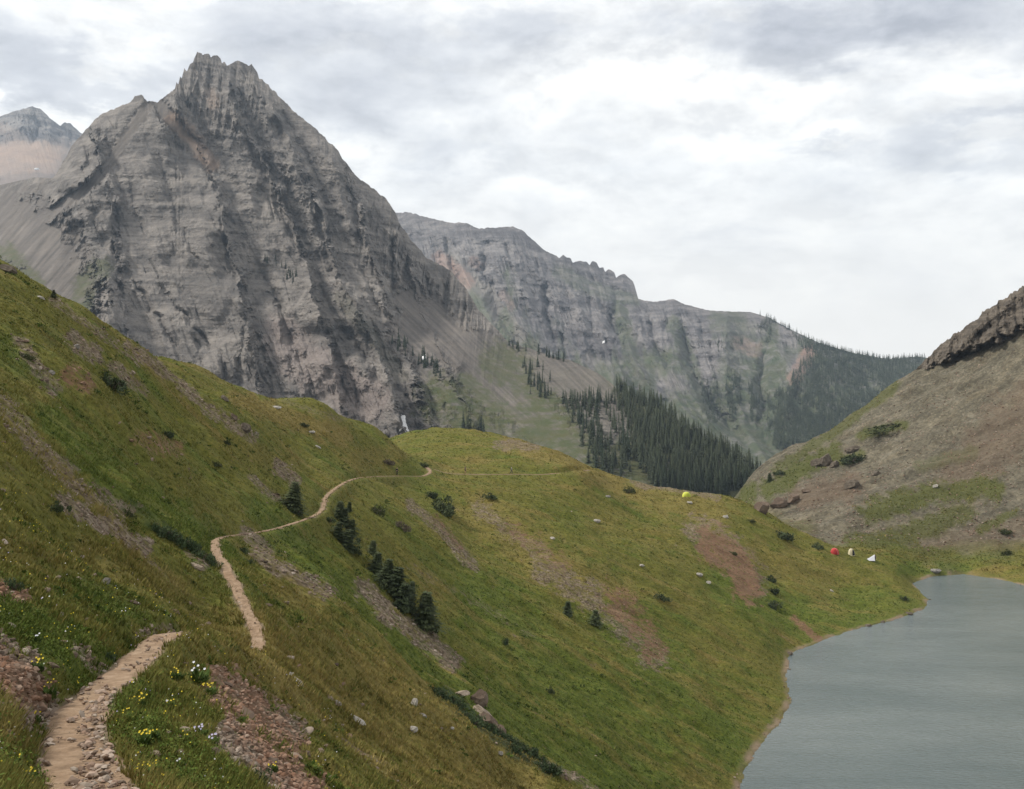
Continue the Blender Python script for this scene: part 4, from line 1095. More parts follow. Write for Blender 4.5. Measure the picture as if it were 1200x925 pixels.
# ------------------------------------------------------------------ conifers far away
fir_mat = NT('fir_needles', .9, .1)
fi = fir_mat.n('ShaderNodeObjectInfo'); fn = fir_mat.noise(fir_mat.pos(.13), 1, 4, .7)
fir_mat.out(fir_mat.ramp(fir_mat.math('ADD', fir_mat.math('MULTIPLY', fn, .7), fir_mat.math('MULTIPLY', fi.outputs['Random'], .35)), [(.25, (.018, .027, .016)), (.5, (.034, .046, .026)), (.78, (.060, .070, .042))]))
fir_mat = fir_mat.m
bark_mat = NT('bark', .95, .1); bark_mat.out(bark_mat.ramp(bark_mat.noise(bark_mat.pos(8, 8, 2), 1, 5), [(.3, (.06, .045, .035)), (.7, (.15, .12, .1))])); bark_mat = bark_mat.m


def fir_np(seed, whorls, arms, width, tris=2):
    """unit-height conifer, each whorl a ring of drooping boughs"""
    r = np.random.default_rng(seed); V, T = [], []
    for k in range(whorls):
        h = .05 + .93 * (k / whorls) ** .95
        rad = width * (1 - h) ** .82 * r.uniform(.75, 1.2) + .008
        a0 = r.uniform(0, 6.3)
        for j in range(arms):
            if r.random() < .1: continue
            a = a0 + j * 6.283 / arms + r.normal(0, .15); q = rad * r.uniform(.65, 1.2); dr = q * r.uniform(.15, .6)
            wv = 2.6 * q / arms + .012; c, s = math.cos(a), math.sin(a)
            b = len(V)
            V += [(0, 0, h + .045), (c * q * .6 - s * wv, s * q * .6 + c * wv, h - dr * .45), (c * q, s * q, h - dr), (c * q * .6 + s * wv, s * q * .6 - c * wv, h - dr * .45)]
            T += [(b, b + 2, b + 1), (b, b + 3, b + 2)]
    b = len(V); w = .014
    V += [(w, 0, -.04), (-w * .5, w * .87, -.04), (-w * .5, -w * .87, -.04), (0, 0, 1.0)]
    T += [(b, b + 1, b + 3), (b + 1, b + 2, b + 3), (b + 2, b, b + 3)]
    return np.array(V), np.array(T)


firs = [fir_np(s, 13, 7, wd) for s, wd in ((1, .17), (2, .14), (3, .20), (4, .155), (5, .12), (6, .18))]
fir_me = [mesh_np('conifer_tree', v, f, fir_mat, False) for v, f in firs]


def jitter_line(pts, n, sx, sy):
    p = np.array(pts, float); L = np.concatenate([[0], np.cumsum(np.linalg.norm(np.diff(p, axis=0), axis=1))]); t = rng.uniform(0, L[-1], n)
    return np.stack([np.interp(t, L, p[:, 0]) + rng.normal(0, sx, n), np.interp(t, L, p[:, 1]) + rng.normal(0, sy, n)], 1)


def in_area(poly, n, dens=None):
    p = np.array(poly, float); out = np.zeros((0, 2))
    while len(out) < n:
        q = rng.uniform(p.min(0), p.max(0), (n * 4, 2)); k = in_poly(q[:, 0], q[:, 1], poly)
        if dens is not None: k &= rng.random(len(q)) < dens(q[:, 0], q[:, 1])
        out = np.concatenate([out, q[k]])
    return out[:n]


clump = lambda x, y: sstep(-.15, .15, fbm(x / 9, y / 13, o=3) + .05)
FOREST = [(722, 458), (745, 466), (775, 480), (800, 498), (825, 518), (858, 538), (890, 556), (880, 575), (850, 582), (800, 586), (770, 574), (748, 548), (734, 515), (724, 485)]
groups = [  # positions, height range in metres, label, group
    (jitter_line([(313, 302), (330, 318), (347, 328)], 14, 3, 3), (7, 13), 'small dark conifer on the rock ledge halfway up the grey face', 'conifers on the rock ledge of the grey face'),
    (jitter_line([(457, 398), (480, 412), (500, 428), (516, 442)], 34, 4, 4), (9, 17), 'dark conifer on the sloping ledge beside the grey talus gully', 'conifers on the ledge beside the talus gully'),
    (jitter_line([(594, 404), (612, 410), (642, 417), (660, 424)], 22, 2, 1.2), (9, 15), 'dark conifer on the crest above the bare brown knob', 'conifers along the crest above the bare brown knob'),
    (in_area([(605, 428), (640, 428), (652, 458), (640, 470), (615, 460)], 34, clump), (9, 17), 'dark conifer in the small cluster on the green shoulder below the crest', 'conifer cluster on the green shoulder'),
    (jitter_line([(540, 504), (556, 506), (574, 508)], 12, 2, 2), (10, 19), 'dark conifer at the cliff foot just above the knoll skyline', 'conifers at the cliff foot above the knoll'),
    (np.concatenate([jitter_line([(680, 480), (692, 510), (712, 550)], 38, 6, 6), jitter_line([(696, 478), (704, 494)], 8, 3, 4), jitter_line([(728, 520), (732, 545), (720, 556)], 14, 5, 5)]), (13, 22), 'tall dark conifer in the open strips left of the main forest', 'conifers in open strips left of the main forest'),
]
pf = in_area(FOREST, 900); pf = pf[np.argsort(-pf[:, 1])]
big_n = 136
groups.append((pf[:big_n], (12, 20), 'tall dark conifer along the lower front of the dense forest spur', 'conifers at the front of the forest spur'))
for pts, (h0, h1), lab, grp in groups:
    for q in pts:
        p = main_s.at(q[0], max(q[1], np.interp(q[0], main_s.px, main_s.E) + 2))
        h = rng.uniform(h0, h1)
        obj('conifer_tree', fir_me[rng.integers(6)], None, p - np.array([0, 0, .4]), rng.uniform(0, 6.3), (h * rng.uniform(.85, 1.15), h * rng.uniform(.85, 1.15), h), label=lab, category='tree', group=grp)


def forest(name, S, pts, h0, h1, temps):
    V, Fc = [], []; off = 0
    y = np.maximum(pts[:, 1], np.interp(pts[:, 0], S.px, S.E) + 1.2)
    p = S.at(pts[:, 0], y); n = len(p); h = rng.uniform(h0, h1, n) * np.where(rng.random(n) < .25, .65, 1)
    for q, (tv, tf) in enumerate(temps):
        j = np.arange(n) % len(temps) == q; m = j.sum()
        w = rng.uniform(.85, 1.25, m)
        v, f, _ = spread(tv, tf, p[j], rng.uniform(0, 6.3, m), np.stack([h[j] * w, h[j] * w, h[j]], 1))
        V.append(v); Fc.append(f + off); off += len(v)
    obj(name, mesh_np(name, np.concatenate(V), np.concatenate(Fc), fir_mat, False), kind='stuff')


back = np.concatenate([pf[big_n:], jitter_line([(722, 456), (775, 478), (825, 514), (860, 534), (890, 554)], 120, 3, 2), in_area([(655, 470), (720, 460), (740, 560), (690, 545)], 130, lambda x, y: .3 * clump(x, y))])
forest('forest', main_s, back, 11, 19, firs)
small = [fir_np(20 + s, 7, 6, wd) for s, wd in enumerate((.19, .16, .22))]
fr = [in_area([(930, 394), (960, 404), (1000, 415), (1040, 422), (1085, 420), (1085, 440), (1040, 470), (985, 505), (930, 530), (905, 525), (912, 480), (930, 440), (945, 415)], 3600, lambda x, y: np.clip(.2 + sstep(-.25, .1, fbm(x / 22, y / 18, o=3)) + (y < 440) * (x > 955), 0, 1)),
      in_area([(822, 450), (838, 440), (846, 470), (842, 500), (826, 495)], 130, clump), in_area([(850, 440), (870, 437), (868, 470), (858, 500), (850, 480)], 170, clump), in_area([(876, 450), (890, 455), (890, 490), (880, 495)], 90, clump), in_area([(898, 465), (920, 455), (915, 500), (900, 505)], 150, clump), in_area([(886, 380), (905, 375), (903, 400), (890, 405)], 60, clump), in_area([(840, 400), (872, 398), (870, 408), (842, 415)], 40, clump),
      jitter_line([(895, 370), (920, 382), (945, 397), (965, 405)], 70, 3, 1.5), jitter_line([(960, 405), (1000, 415), (1040, 422), (1080, 419)], 160, 3, 1)]
forest('distant_forest', far_s, np.concatenate(fr), 12, 21, small)


# scattered small blossoms in the turf beside the trail
def make_specks(n):
    u = rng.uniform(-60, 420, n); d = np.exp(rng.uniform(math.log(8), math.log(45), n))
    k = (sample_grid(bare, u, d) < .35) & (sample_grid(td, u, d) > trail_half(d) * 1.1) & sample_grid(VIS, u, d) & (rng.random(n) < .1 + .9 * sstep(0, .4, fbm((u - CX) / F * d / 1.5, d / 1.5, o=3)))
    u, d = u[k], d[k]; n = len(u); x = (u - CX) / F * d; z = ground_z(u, d) + rng.uniform(.08, .2, n); r = rng.uniform(.006, .014, n) * np.clip(d / 14, .8, 1.6)
    V = np.stack([np.stack([x + r * a, d + r * b * .5, z + r * c], 1) for a, b, c in ((-1, 0, 0), (0, -1, -.7), (1, 0, 0), (0, 1, .9))], 1)
    w = rng.random(n); tint = np.where((w < .62)[:, None], [[.85, 0, 0]], np.where((w < .88)[:, None], [[.5, 1, 0]], [[.5, 0, 1]]))
    m = tint_mat('small_petals', [[(0, (.5, .4, .03)), (1, (.72, .58, .05))], [(0, (.6, .6, .58)), (1, (.75, .75, .74))], [(0, (.36, .3, .46)), (1, (.5, .44, .6))]])
    obj('meadow_flowers', mesh_np('meadow_flowers', V.reshape(-1, 3), np.arange(4 * n).reshape(-1, 4), m, False, {'tint': np.repeat(tint, 4, 0)}), kind='stuff')


make_specks(5000)


# darker herb and willow cover in the hollows
def make_cover(n):
    u = rng.uniform(-60, 1100, n); d = np.exp(rng.uniform(math.log(22), math.log(335), n)); x = (u - CX) / F * d
    f = fbm((x + .25 * d) / 9 + 70, (d - .15 * x) / 3.2, o=4, gain=.6)
    k = (rng.random(n) < .03 + .97 * sstep(.16, .42, f)) & (sample_grid(bare, u, d) < .4) & (sample_grid(td, u, d) > trail_half(d) + .6) & (sample_grid(sd, u, d) > 1.5) & (sample_grid(right, u, d) < .4) & sample_grid(VIS, u, d)
    u, d, x = u[k], d[k], x[k]; n = len(u); z = ground_z(u, d); nb = 16; N = n * nb; r = np.repeat(rng.uniform(.12, .42, n) * np.clip(d / 90, .5, 1.3), nb)
    q = rng.normal(size=(N, 3)); q /= np.linalg.norm(q, axis=1)[:, None]; q[:, 2] = np.abs(q[:, 2])
    c = np.stack([np.repeat(x, nb) + q[:, 0] * r * rng.uniform(.3, 1, N), np.repeat(d, nb) + q[:, 1] * r * rng.uniform(.3, 1, N), np.repeat(z, nb) + q[:, 2] * r * .55], 1)
    a = q + rng.normal(0, .5, (N, 3)); a[:, 2] = np.abs(a[:, 2]) * .8; a /= np.linalg.norm(a, axis=1)[:, None]; b = np.cross(a, rng.normal(size=(N, 3))); b /= np.linalg.norm(b, axis=1)[:, None]
    L = (r * rng.uniform(.35, .7, N))[:, None]
    V = np.stack([c - b * L * .4, c + b * L * .4, c + a * L], 1)
    tint = np.stack([np.clip(rng.normal(.28, .16, N) + np.repeat(rng.normal(0, .12, n), nb), 0, 1), np.clip(rng.normal(0, .15, N), 0, 1), np.clip(rng.normal(.9, .2, N), 0, 1)], 1)
    obj('herb_cover', mesh_np('herb_cover', V.reshape(-1, 3), np.arange(3 * N).reshape(-1, 3), grass_mat, False, {'tint': np.repeat(tint, 3, 0)}), kind='stuff')


make_cover(60000)

# ------------------------------------------------------------------ spruces on the near slope
def spruce_np(seed, width=.27, levels=17):
    r = np.random.default_rng(seed); V, T = [], []

    def tri(a, b, c):
        n = len(V); V.extend([a, b, c]); T.append((n, n + 1, n + 2))
    for k in range(levels):
        h = .02 + .93 * (k / levels) ** .95; rad = (width * (1 - h) ** .8 + .012) * r.uniform(.8, 1.15); nb = max(5, int(10 * (1 - h * .45)))
        a0 = r.uniform(0, 6.3)
        for j in range(nb):
            a = a0 + j * 6.283 / nb + r.normal(0, .25); L = rad * r.uniform(.45, 1.3) * (1 + .35 * math.sin(a * 2 + seed) * (1 - h)); c, s = math.cos(a), math.sin(a)
            up = r.uniform(.0, .25) - (1 - h) * .3
            for q in range(6):
                t = .15 + .85 * q / 5; x = L * t; z = h + L * (up * t - .25 * t * t + .22 * max(0, t - .7))
                w = (.030 + .05 * (1 - t)) * (.6 + .5 * (1 - h)); o = np.array([c * x, s * x, z])
                for sg in (-1, 1):
                    e = o + np.array([c * w * .9 - s * sg * w, s * w * .9 + c * sg * w, -w * r.uniform(.1, .8)]) * r.uniform(.8, 1.5)
                    e2 = o + np.array([c * w * .1 - s * sg * w * 1.0, s * w * .1 + c * sg * w * 1.0, w * r.uniform(-.3, .5)])
                    tri(o, e, e2)
                tri(o + np.array([-s * w * .25, c * w * .25, 0]), o + np.array([c * w * 1.5, s * w * 1.5, w * r.uniform(-.3, .6)]), o + np.array([s * w * .25, -c * w * .25, 0]))
    return np.array(V), np.array(T)


def tube_np(pts, radii, n=7):
    pts = np.array(pts, float); V = []; Fc = []
    for i, (p, r) in enumerate(zip(pts, radii)):
        d = pts[min(i + 1, len(pts) - 1)] - pts[max(i - 1, 0)]; d /= np.linalg.norm(d) + 1e-9
        a = np.cross(d, [1, 0, 0] if abs(d[0]) < .8 else [0, 1, 0]); a /= np.linalg.norm(a); b = np.cross(d, a)
        for k in range(n):
            t = 2 * np.pi * k / n; V.append(p + r * (math.cos(t) * a + math.sin(t) * b))
    for i in range(len(pts) - 1):
        for k in range(n):
            Fc.append((i * n + k, i * n + (k + 1) % n, (i + 1) * n + (k + 1) % n, (i + 1) * n + k))
    return np.array(V), np.array(Fc)


def leaf_mat(name, lo, mid, hi, sc=2.5):
    t = NT(name, .85, .12); oi = t.n('ShaderNodeObjectInfo')
    f = t.math('ADD', t.math('MULTIPLY', t.noise(t.pos(sc), 1, 3, .6), .8), t.math('MULTIPLY', oi.outputs['Random'], .25))
    return t.out(t.ramp(f, [(.3, lo), (.52, mid), (.75, hi)]))


spruce_mat = leaf_mat('spruce_needles', (.024, .035, .017), (.050, .066, .030), (.088, .106, .050), 6)
willow_mat = leaf_mat('willow_leaves', (.026, .042, .020), (.050, .075, .034), (.090, .118, .058), 6)
olive_mat = leaf_mat('juniper_needles', (.028, .038, .014), (.055, .066, .024), (.095, .10, .042), 6)
brown_mat = leaf_mat('withered_twigs', (.045, .036, .026), (.09, .072, .052), (.14, .115, .085), 6)
tv, tf = tube_np([(0, 0, -.08), (0, 0, .3), (0, 0, .95)], [.03, .022, .004])
trunk_me = mesh_np('trunk', tv, tf, bark_mat)
spr_me = [mesh_np('crown', *spruce_np(30 + i, w), spruce_mat, False) for i, w in enumerate((.27, .22, .33, .25))]


def put(name, px, py, label, cat, group=None, sink=0.):
    """an empty at the foot of a thing, standing on the ground"""
    p = hit(px, py); o = bpy.data.objects.new(name, None); col.objects.link(o); o.empty_display_size = .3
    o.location = (p[0], p[1], p[2] - sink); o['label'] = label; o['category'] = cat
    if group: o['group'] = group
    return o, p[1]


def spruce(px, py, hpx, kind, lean, label, wide=1.):
    o, d = put('spruce_tree', px, py, label, 'tree', 'young spruces on the grassy slope', .05); h = hpx / F * d
    o.scale = (h * 1.9 * wide, h * 1.9 * wide, h * 1.0); o.rotation_euler = (0, R(lean), random.uniform(0, 6.3) if abs(lean) < 1 else 0)
    obj('trunk', trunk_me, o); obj('crown', spr_me[kind], o)


for a in ((397, 608, 24, 1, 6, 'narrow dark spruce at the top of the upper cluster nearest the trail'), (402, 616, 22, 0, 8, 'second spruce down the upper cluster below the trail'), (411, 625, 19, 2, 8, 'broad low spruce on the right side of the upper cluster'),
          (395, 631, 21, 2, 10, 'left spruce in the lower half of the upper cluster'), (406, 643, 26, 2, 10, 'wide dark spruce at the bottom of the upper cluster'), (409, 598, 12, 1, 4, 'tiny spruce standing apart beside a pale stone near the trail'),
          (436, 652, 20, 1, 5, 'thin sparse spruce at the head of the long row'), (440, 670, 26, 0, 9, 'dark spruce second in the long row down the slope'), (452, 684, 33, 3, 9, 'tall bushy spruce in the middle of the long row'), (463, 697, 36, 2, 9, 'widest spruce in the middle of the long row'),
          (471, 713, 33, 0, 8, 'dark spruce at the lower end of the long row'), (481, 698, 20, 1, 8, 'small spruce on the right edge of the long row'), (497, 734, 45, 3, 5, 'largest spruce, standing alone below the long row beside the scree strip'),
          (342, 598, 36, 3, 8, 'bushy spruce on the slope just left of the trail bend'), (665, 721, 18, 0, 2, 'left one of two small spruces on the middle slope beside the stony patch'), (698, 731, 18, 2, 0, 'right one of two small spruces on the middle slope beside the stony patch'),
          (902, 564, 11, 1, 0, 'lone narrow spruce on the green foot of the far brown slope'), (63, 348, 10, 0, 0, 'small dark spruce poking over the left skyline of the hillside')):
    spruce(*a)


# ------------------------------------------------------------------ shrubs
def shrub_np(seed, n=520, leaf=.10, flat=.55):
    r = np.random.default_rng(seed); cl = r.normal(0, .42, (9, 3)) * np.array([1, 1, .35]); cl[:, 2] = np.abs(cl[:, 2]) + .12
    cs = r.uniform(.22, .42, 9); w = r.integers(0, 9, n); d = r.normal(size=(n, 3)); d /= np.linalg.norm(d, axis=1)[:, None]
    p = cl[w] + d * (cs[w] * r.uniform(.55, 1.05, n))[:, None]; p[:, 2] = np.abs(p[:, 2]) * flat * 1.6
    a = r.normal(size=(n, 3)); a[:, 2] = np.abs(a[:, 2]) + .2; a /= np.linalg.norm(a, axis=1)[:, None]; b = np.cross(a, r.normal(size=(n, 3))); b /= np.linalg.norm(b, axis=1)[:, None]
    s = (leaf * r.uniform(.6, 1.4, n))[:, None]
    V = np.stack([p - b * s * .5, p + a * s * .3 - b * .0, p + b * s * .5, p + a * s * 1.5], 1)
    return V.reshape(-1, 3), np.arange(4 * n).reshape(-1, 4)


def stems_np(seed, n=9):
    r = np.random.default_rng(seed); V = []; Fc = []; o = 0
    for _ in range(n):
        a = r.uniform(0, 6.3); q = r.uniform(.25, .6); v, f = tube_np([(0, 0, -.1), (math.cos(a) * q * .5, math.sin(a) * q * .5, .2), (math.cos(a) * q, math.sin(a) * q, .5)], [.03, .02, .008], 5)
        V.append(v); Fc.append(f + o); o += len(v)
    return np.concatenate(V), np.concatenate(Fc)


stem_me = mesh_np('stems', *stems_np(4), bark_mat)
sh_me = {k: [mesh_np('foliage', *shrub_np(s + 10 * i, 560, lf, fl), m, False) for i in range(3)] for k, s, lf, fl in (('spruce', 50, .13, .6), ('willow', 51, .11, .6), ('olive', 52, .12, .5), ('brown', 53, .10, .5)) for m in [dict(spruce=spruce_mat, willow=willow_mat, olive=olive_mat, brown=brown_mat)[k]]}
NSH = [0]


def shrub(px, py, wpx, hpx, kind, label, tilt=0, group='low shrubs scattered over the slopes'):
    nm = {'spruce': 'dwarf_spruce', 'willow': 'willow_bush', 'olive': 'juniper_bush', 'brown': 'dry_bush'}[kind]
    o, d = put(nm, px, py, label, 'shrub', group, .05); NSH[0] += 1
    o.scale = (wpx / F * d / 1.7, wpx / F * d / 1.7, hpx / F * d / .95); o.rotation_euler = (0, R(tilt), 0)
    c = obj('foliage', sh_me[kind][NSH[0] % 3], o); c.rotation_euler = (0, 0, random.uniform(0, 6.3)); obj('stems', stem_me, o)


for a in ((131, 456, 36, 20, 'spruce', 'dark sprawling dwarf spruce high on the left hillside', 25), (197, 512, 15, 11, 'spruce', 'small dark shrub on open grass left of the stony rib', 15), (64, 599, 20, 15, 'spruce', 'dark shrub beside the long grey scree strip at the left', 10), (265, 519, 10, 8, 'olive', 'tiny olive shrub below the dark rock on the rib', 15),
          (506, 584, 14, 12, 'spruce', 'small upper shrub of the pair below the trail loop', 20), (521, 602, 30, 24, 'spruce', 'big dark shrub of the pair below the trail loop', 25), (440, 601, 20, 14, 'olive', 'olive shrub on the slope right of the upper spruce cluster', 25), (471, 620, 18, 14, 'brown', 'brown half dead shrub on the slope below the trail', 25), (575, 584, 15, 8, 'spruce', 'flat dark shrub on the knoll under the thin path', 5),
          (736, 578, 17, 10, 'olive', 'rounded shrub on the bare right shoulder of the knoll', 0), (592, 756, 11, 12, 'willow', 'small blue green bush alone on the bright lower slope', 10), (645, 812, 8, 9, 'spruce', 'tiny dark bush on the bright slope above the brown outcrop', 5), (775, 703, 20, 9, 'spruce', 'flat dark shrub on the middle slope above the stony red patch', 15),
          (917, 631, 22, 12, 'spruce', 'dark flat shrub on the knoll edge left of the red tent', 15), (960, 643, 16, 8, 'spruce', 'low dark shrub directly left of the red tent', 5), (906, 714, 18, 14, 'spruce', 'lowest and largest of three dark shrubs above the lake bank', 5), (908, 696, 12, 11, 'spruce', 'middle one of three dark shrubs above the lake bank', 5), (905, 682, 14, 9, 'spruce', 'highest of three dark shrubs above the lake bank', 5),
          (1060, 704, 9, 8, 'spruce', 'small dark shrub near the point of the lake shore', 0), (998, 543, 28, 14, 'spruce', 'green mat of shrub beside the outcrop on the brown slope', -12), (1177, 626, 15, 9, 'olive', 'small upper bush on the brown slope above the far shore', -10), (1178, 650, 12, 8, 'olive', 'small lower bush on the brown slope above the far shore', -10), (1035, 504, 44, 9, 'olive', 'long low mat of shrub high on the brown slope', -14), (912, 556, 18, 6, 'spruce', 'dark shrub on the valley edge beside the lone narrow spruce', 0),
          (256, 197 + 350, 12, 8, 'olive', 'small olive shrub on the grass above the bushy trailside spruce', 15), (385, 610, 16, 9, 'willow', 'low green bush at the trail edge by the upper spruce cluster', 10), (355, 500, 16, 7, 'olive', 'low bush on the straw coloured ridge at the left', 5), (455, 545, 16, 10, 'brown', 'grey brown bush just above the black clad hiker', 15), (497, 548, 12, 8, 'spruce', 'small bush against the outer curve of the trail loop', 5),
          (860, 650, 10, 6, 'olive', 'small bush in the red earth scar', 10), (880, 612, 10, 5, 'olive', 'small bush on the grassy edge between yellow tent and red tent', 5), (285, 648, 14, 10, 'willow', 'green bush right of the trail bend below the path', 15), (292, 660, 10, 8, 'willow', 'smaller green bush next to the scree right of the trail', 15),
          (14, 690, 26, 20, 'willow', 'green bush above the small red slip at the left edge', 15), (128, 444 + 330, 22, 16, 'willow', 'green bush on the bank over the first trail bend', 10), (300, 918, 34, 26, 'willow', 'green bush at the foot of the red rubble patch', 10), (150, 607, 16, 11, 'olive', 'olive shrub at the end of the long grey scree strip', 15), (30, 420, 16, 10, 'olive', 'olive shrub on the upper left hillside under the skyline', 20)):
    shrub(*a)
for a in ((404, 630, 20, 13, 'dwarf spruce mat filling the gap inside the upper spruce cluster'), (413, 646, 18, 11, 'dwarf spruce mat under the wide spruce of the upper cluster'), (446, 676, 22, 14, 'dwarf spruce mat at the upper end of the long row'), (458, 693, 26, 17, 'dwarf spruce mat between the two tallest trees of the long row'), (474, 706, 24, 14, 'dwarf spruce mat near the small right spruce of the long row'), (480, 716, 18, 12, 'dwarf spruce mat at the lower tip of the long row'), (345, 602, 26, 12, 'dwarf spruce mat around the foot of the trailside spruce'), (503, 737, 22, 10, 'dwarf spruce mat around the foot of the largest spruce')):
    shrub(a[0], a[1], a[2], a[3], 'spruce', a[4], 25, 'dwarf spruce mats among the spruces')
for px, py, w, h in ((192, 628, 24, 17), (203, 634, 22, 18), (214, 639, 24, 18), (226, 646, 22, 17), (236, 653, 20, 16), (246, 662, 18, 14), (182, 622, 18, 13)):
    shrub(px, py, w, h, 'willow', 'green willow bush in the thick band above the trail bend', 22, 'willow band above the trail bend')
for k in range(26):
    t = k / 25; px = np.interp(t, [0, .35, 1], [515, 560, 652]) + random.uniform(-4, 4); py = np.interp(t, [0, .35, 1], [812, 848, 908]) + random.uniform(-5, 4)
    shrub(px, py, random.uniform(13, 20), random.uniform(9, 15), 'willow', 'blue green willow bush in the ditch below the brown outcrop', 20, 'willow bushes in the ditch')

# ------------------------------------------------------------------ boulders and outcrops
def boulder_mat(name, lo, mid, hi, sc=2.2):
    t = NT(name, .95, .12); a = t.noise(t.pos(sc), 1, 8, .7); b = t.noise(t.pos(sc * .35, sc * .35, sc * 1.6), 1, 5, .6)
    c = t.ramp(t.math('ADD', t.math('MULTIPLY', a, .6), t.math('MULTIPLY', b, .4)), [(.34, lo), (.5, mid), (.66, hi)])
    lich = t.ramp(t.noise(t.pos(sc * 1.7), 1, 4, .6), [(.6, 0), (.72, .5)])
    c = t.mix(lich, c, (.22, .21, .16))
    return t.out(c, t.bump(a, .12, .8))


BM = {'grey': boulder_mat('grey_boulder', (.11, .10, .09), (.22, .205, .185), (.36, .335, .305)), 'pale': boulder_mat('pale_boulder', (.19, .175, .155), (.35, .325, .29), (.48, .45, .41)), 'brown': boulder_mat('brown_boulder', (.060, .042, .032), (.12, .088, .066), (.20, .155, .12), .9),
      'dark': boulder_mat('dark_boulder', (.055, .045, .035), (.11, .09, .07), (.17, .145, .115)), 'tan': boulder_mat('tan_slab', (.14, .11, .08), (.26, .21, .16), (.36, .30, .235))}
rock_me = {}
for k, m in BM.items():
    rock_me[k] = [mesh_np('boulder', *rock_np(80 + 7 * i + len(k), 4, .7, 1, .8, .8), m, False) for i in range(4)]
NB = [0]


def boulder(px, py, wpx, hpx, kind, label, group=None, tilt=28, yaw=None, dep=None):
    NB[0] += 1; p = hit(px, py); d = p[1]
    o = obj('boulder', rock_me[kind][NB[0] % 4], None, (p[0], p[1], p[2] + hpx / F * d * .2), label=label, category='rock')
    if group: o['group'] = group
    w = wpx / F * d * .5; h = hpx / F * d * .62
    o.scale = (w, w * (dep or .8), h); o.rotation_euler = (0, R(tilt), random.uniform(-.5, .5) if yaw is None else yaw)


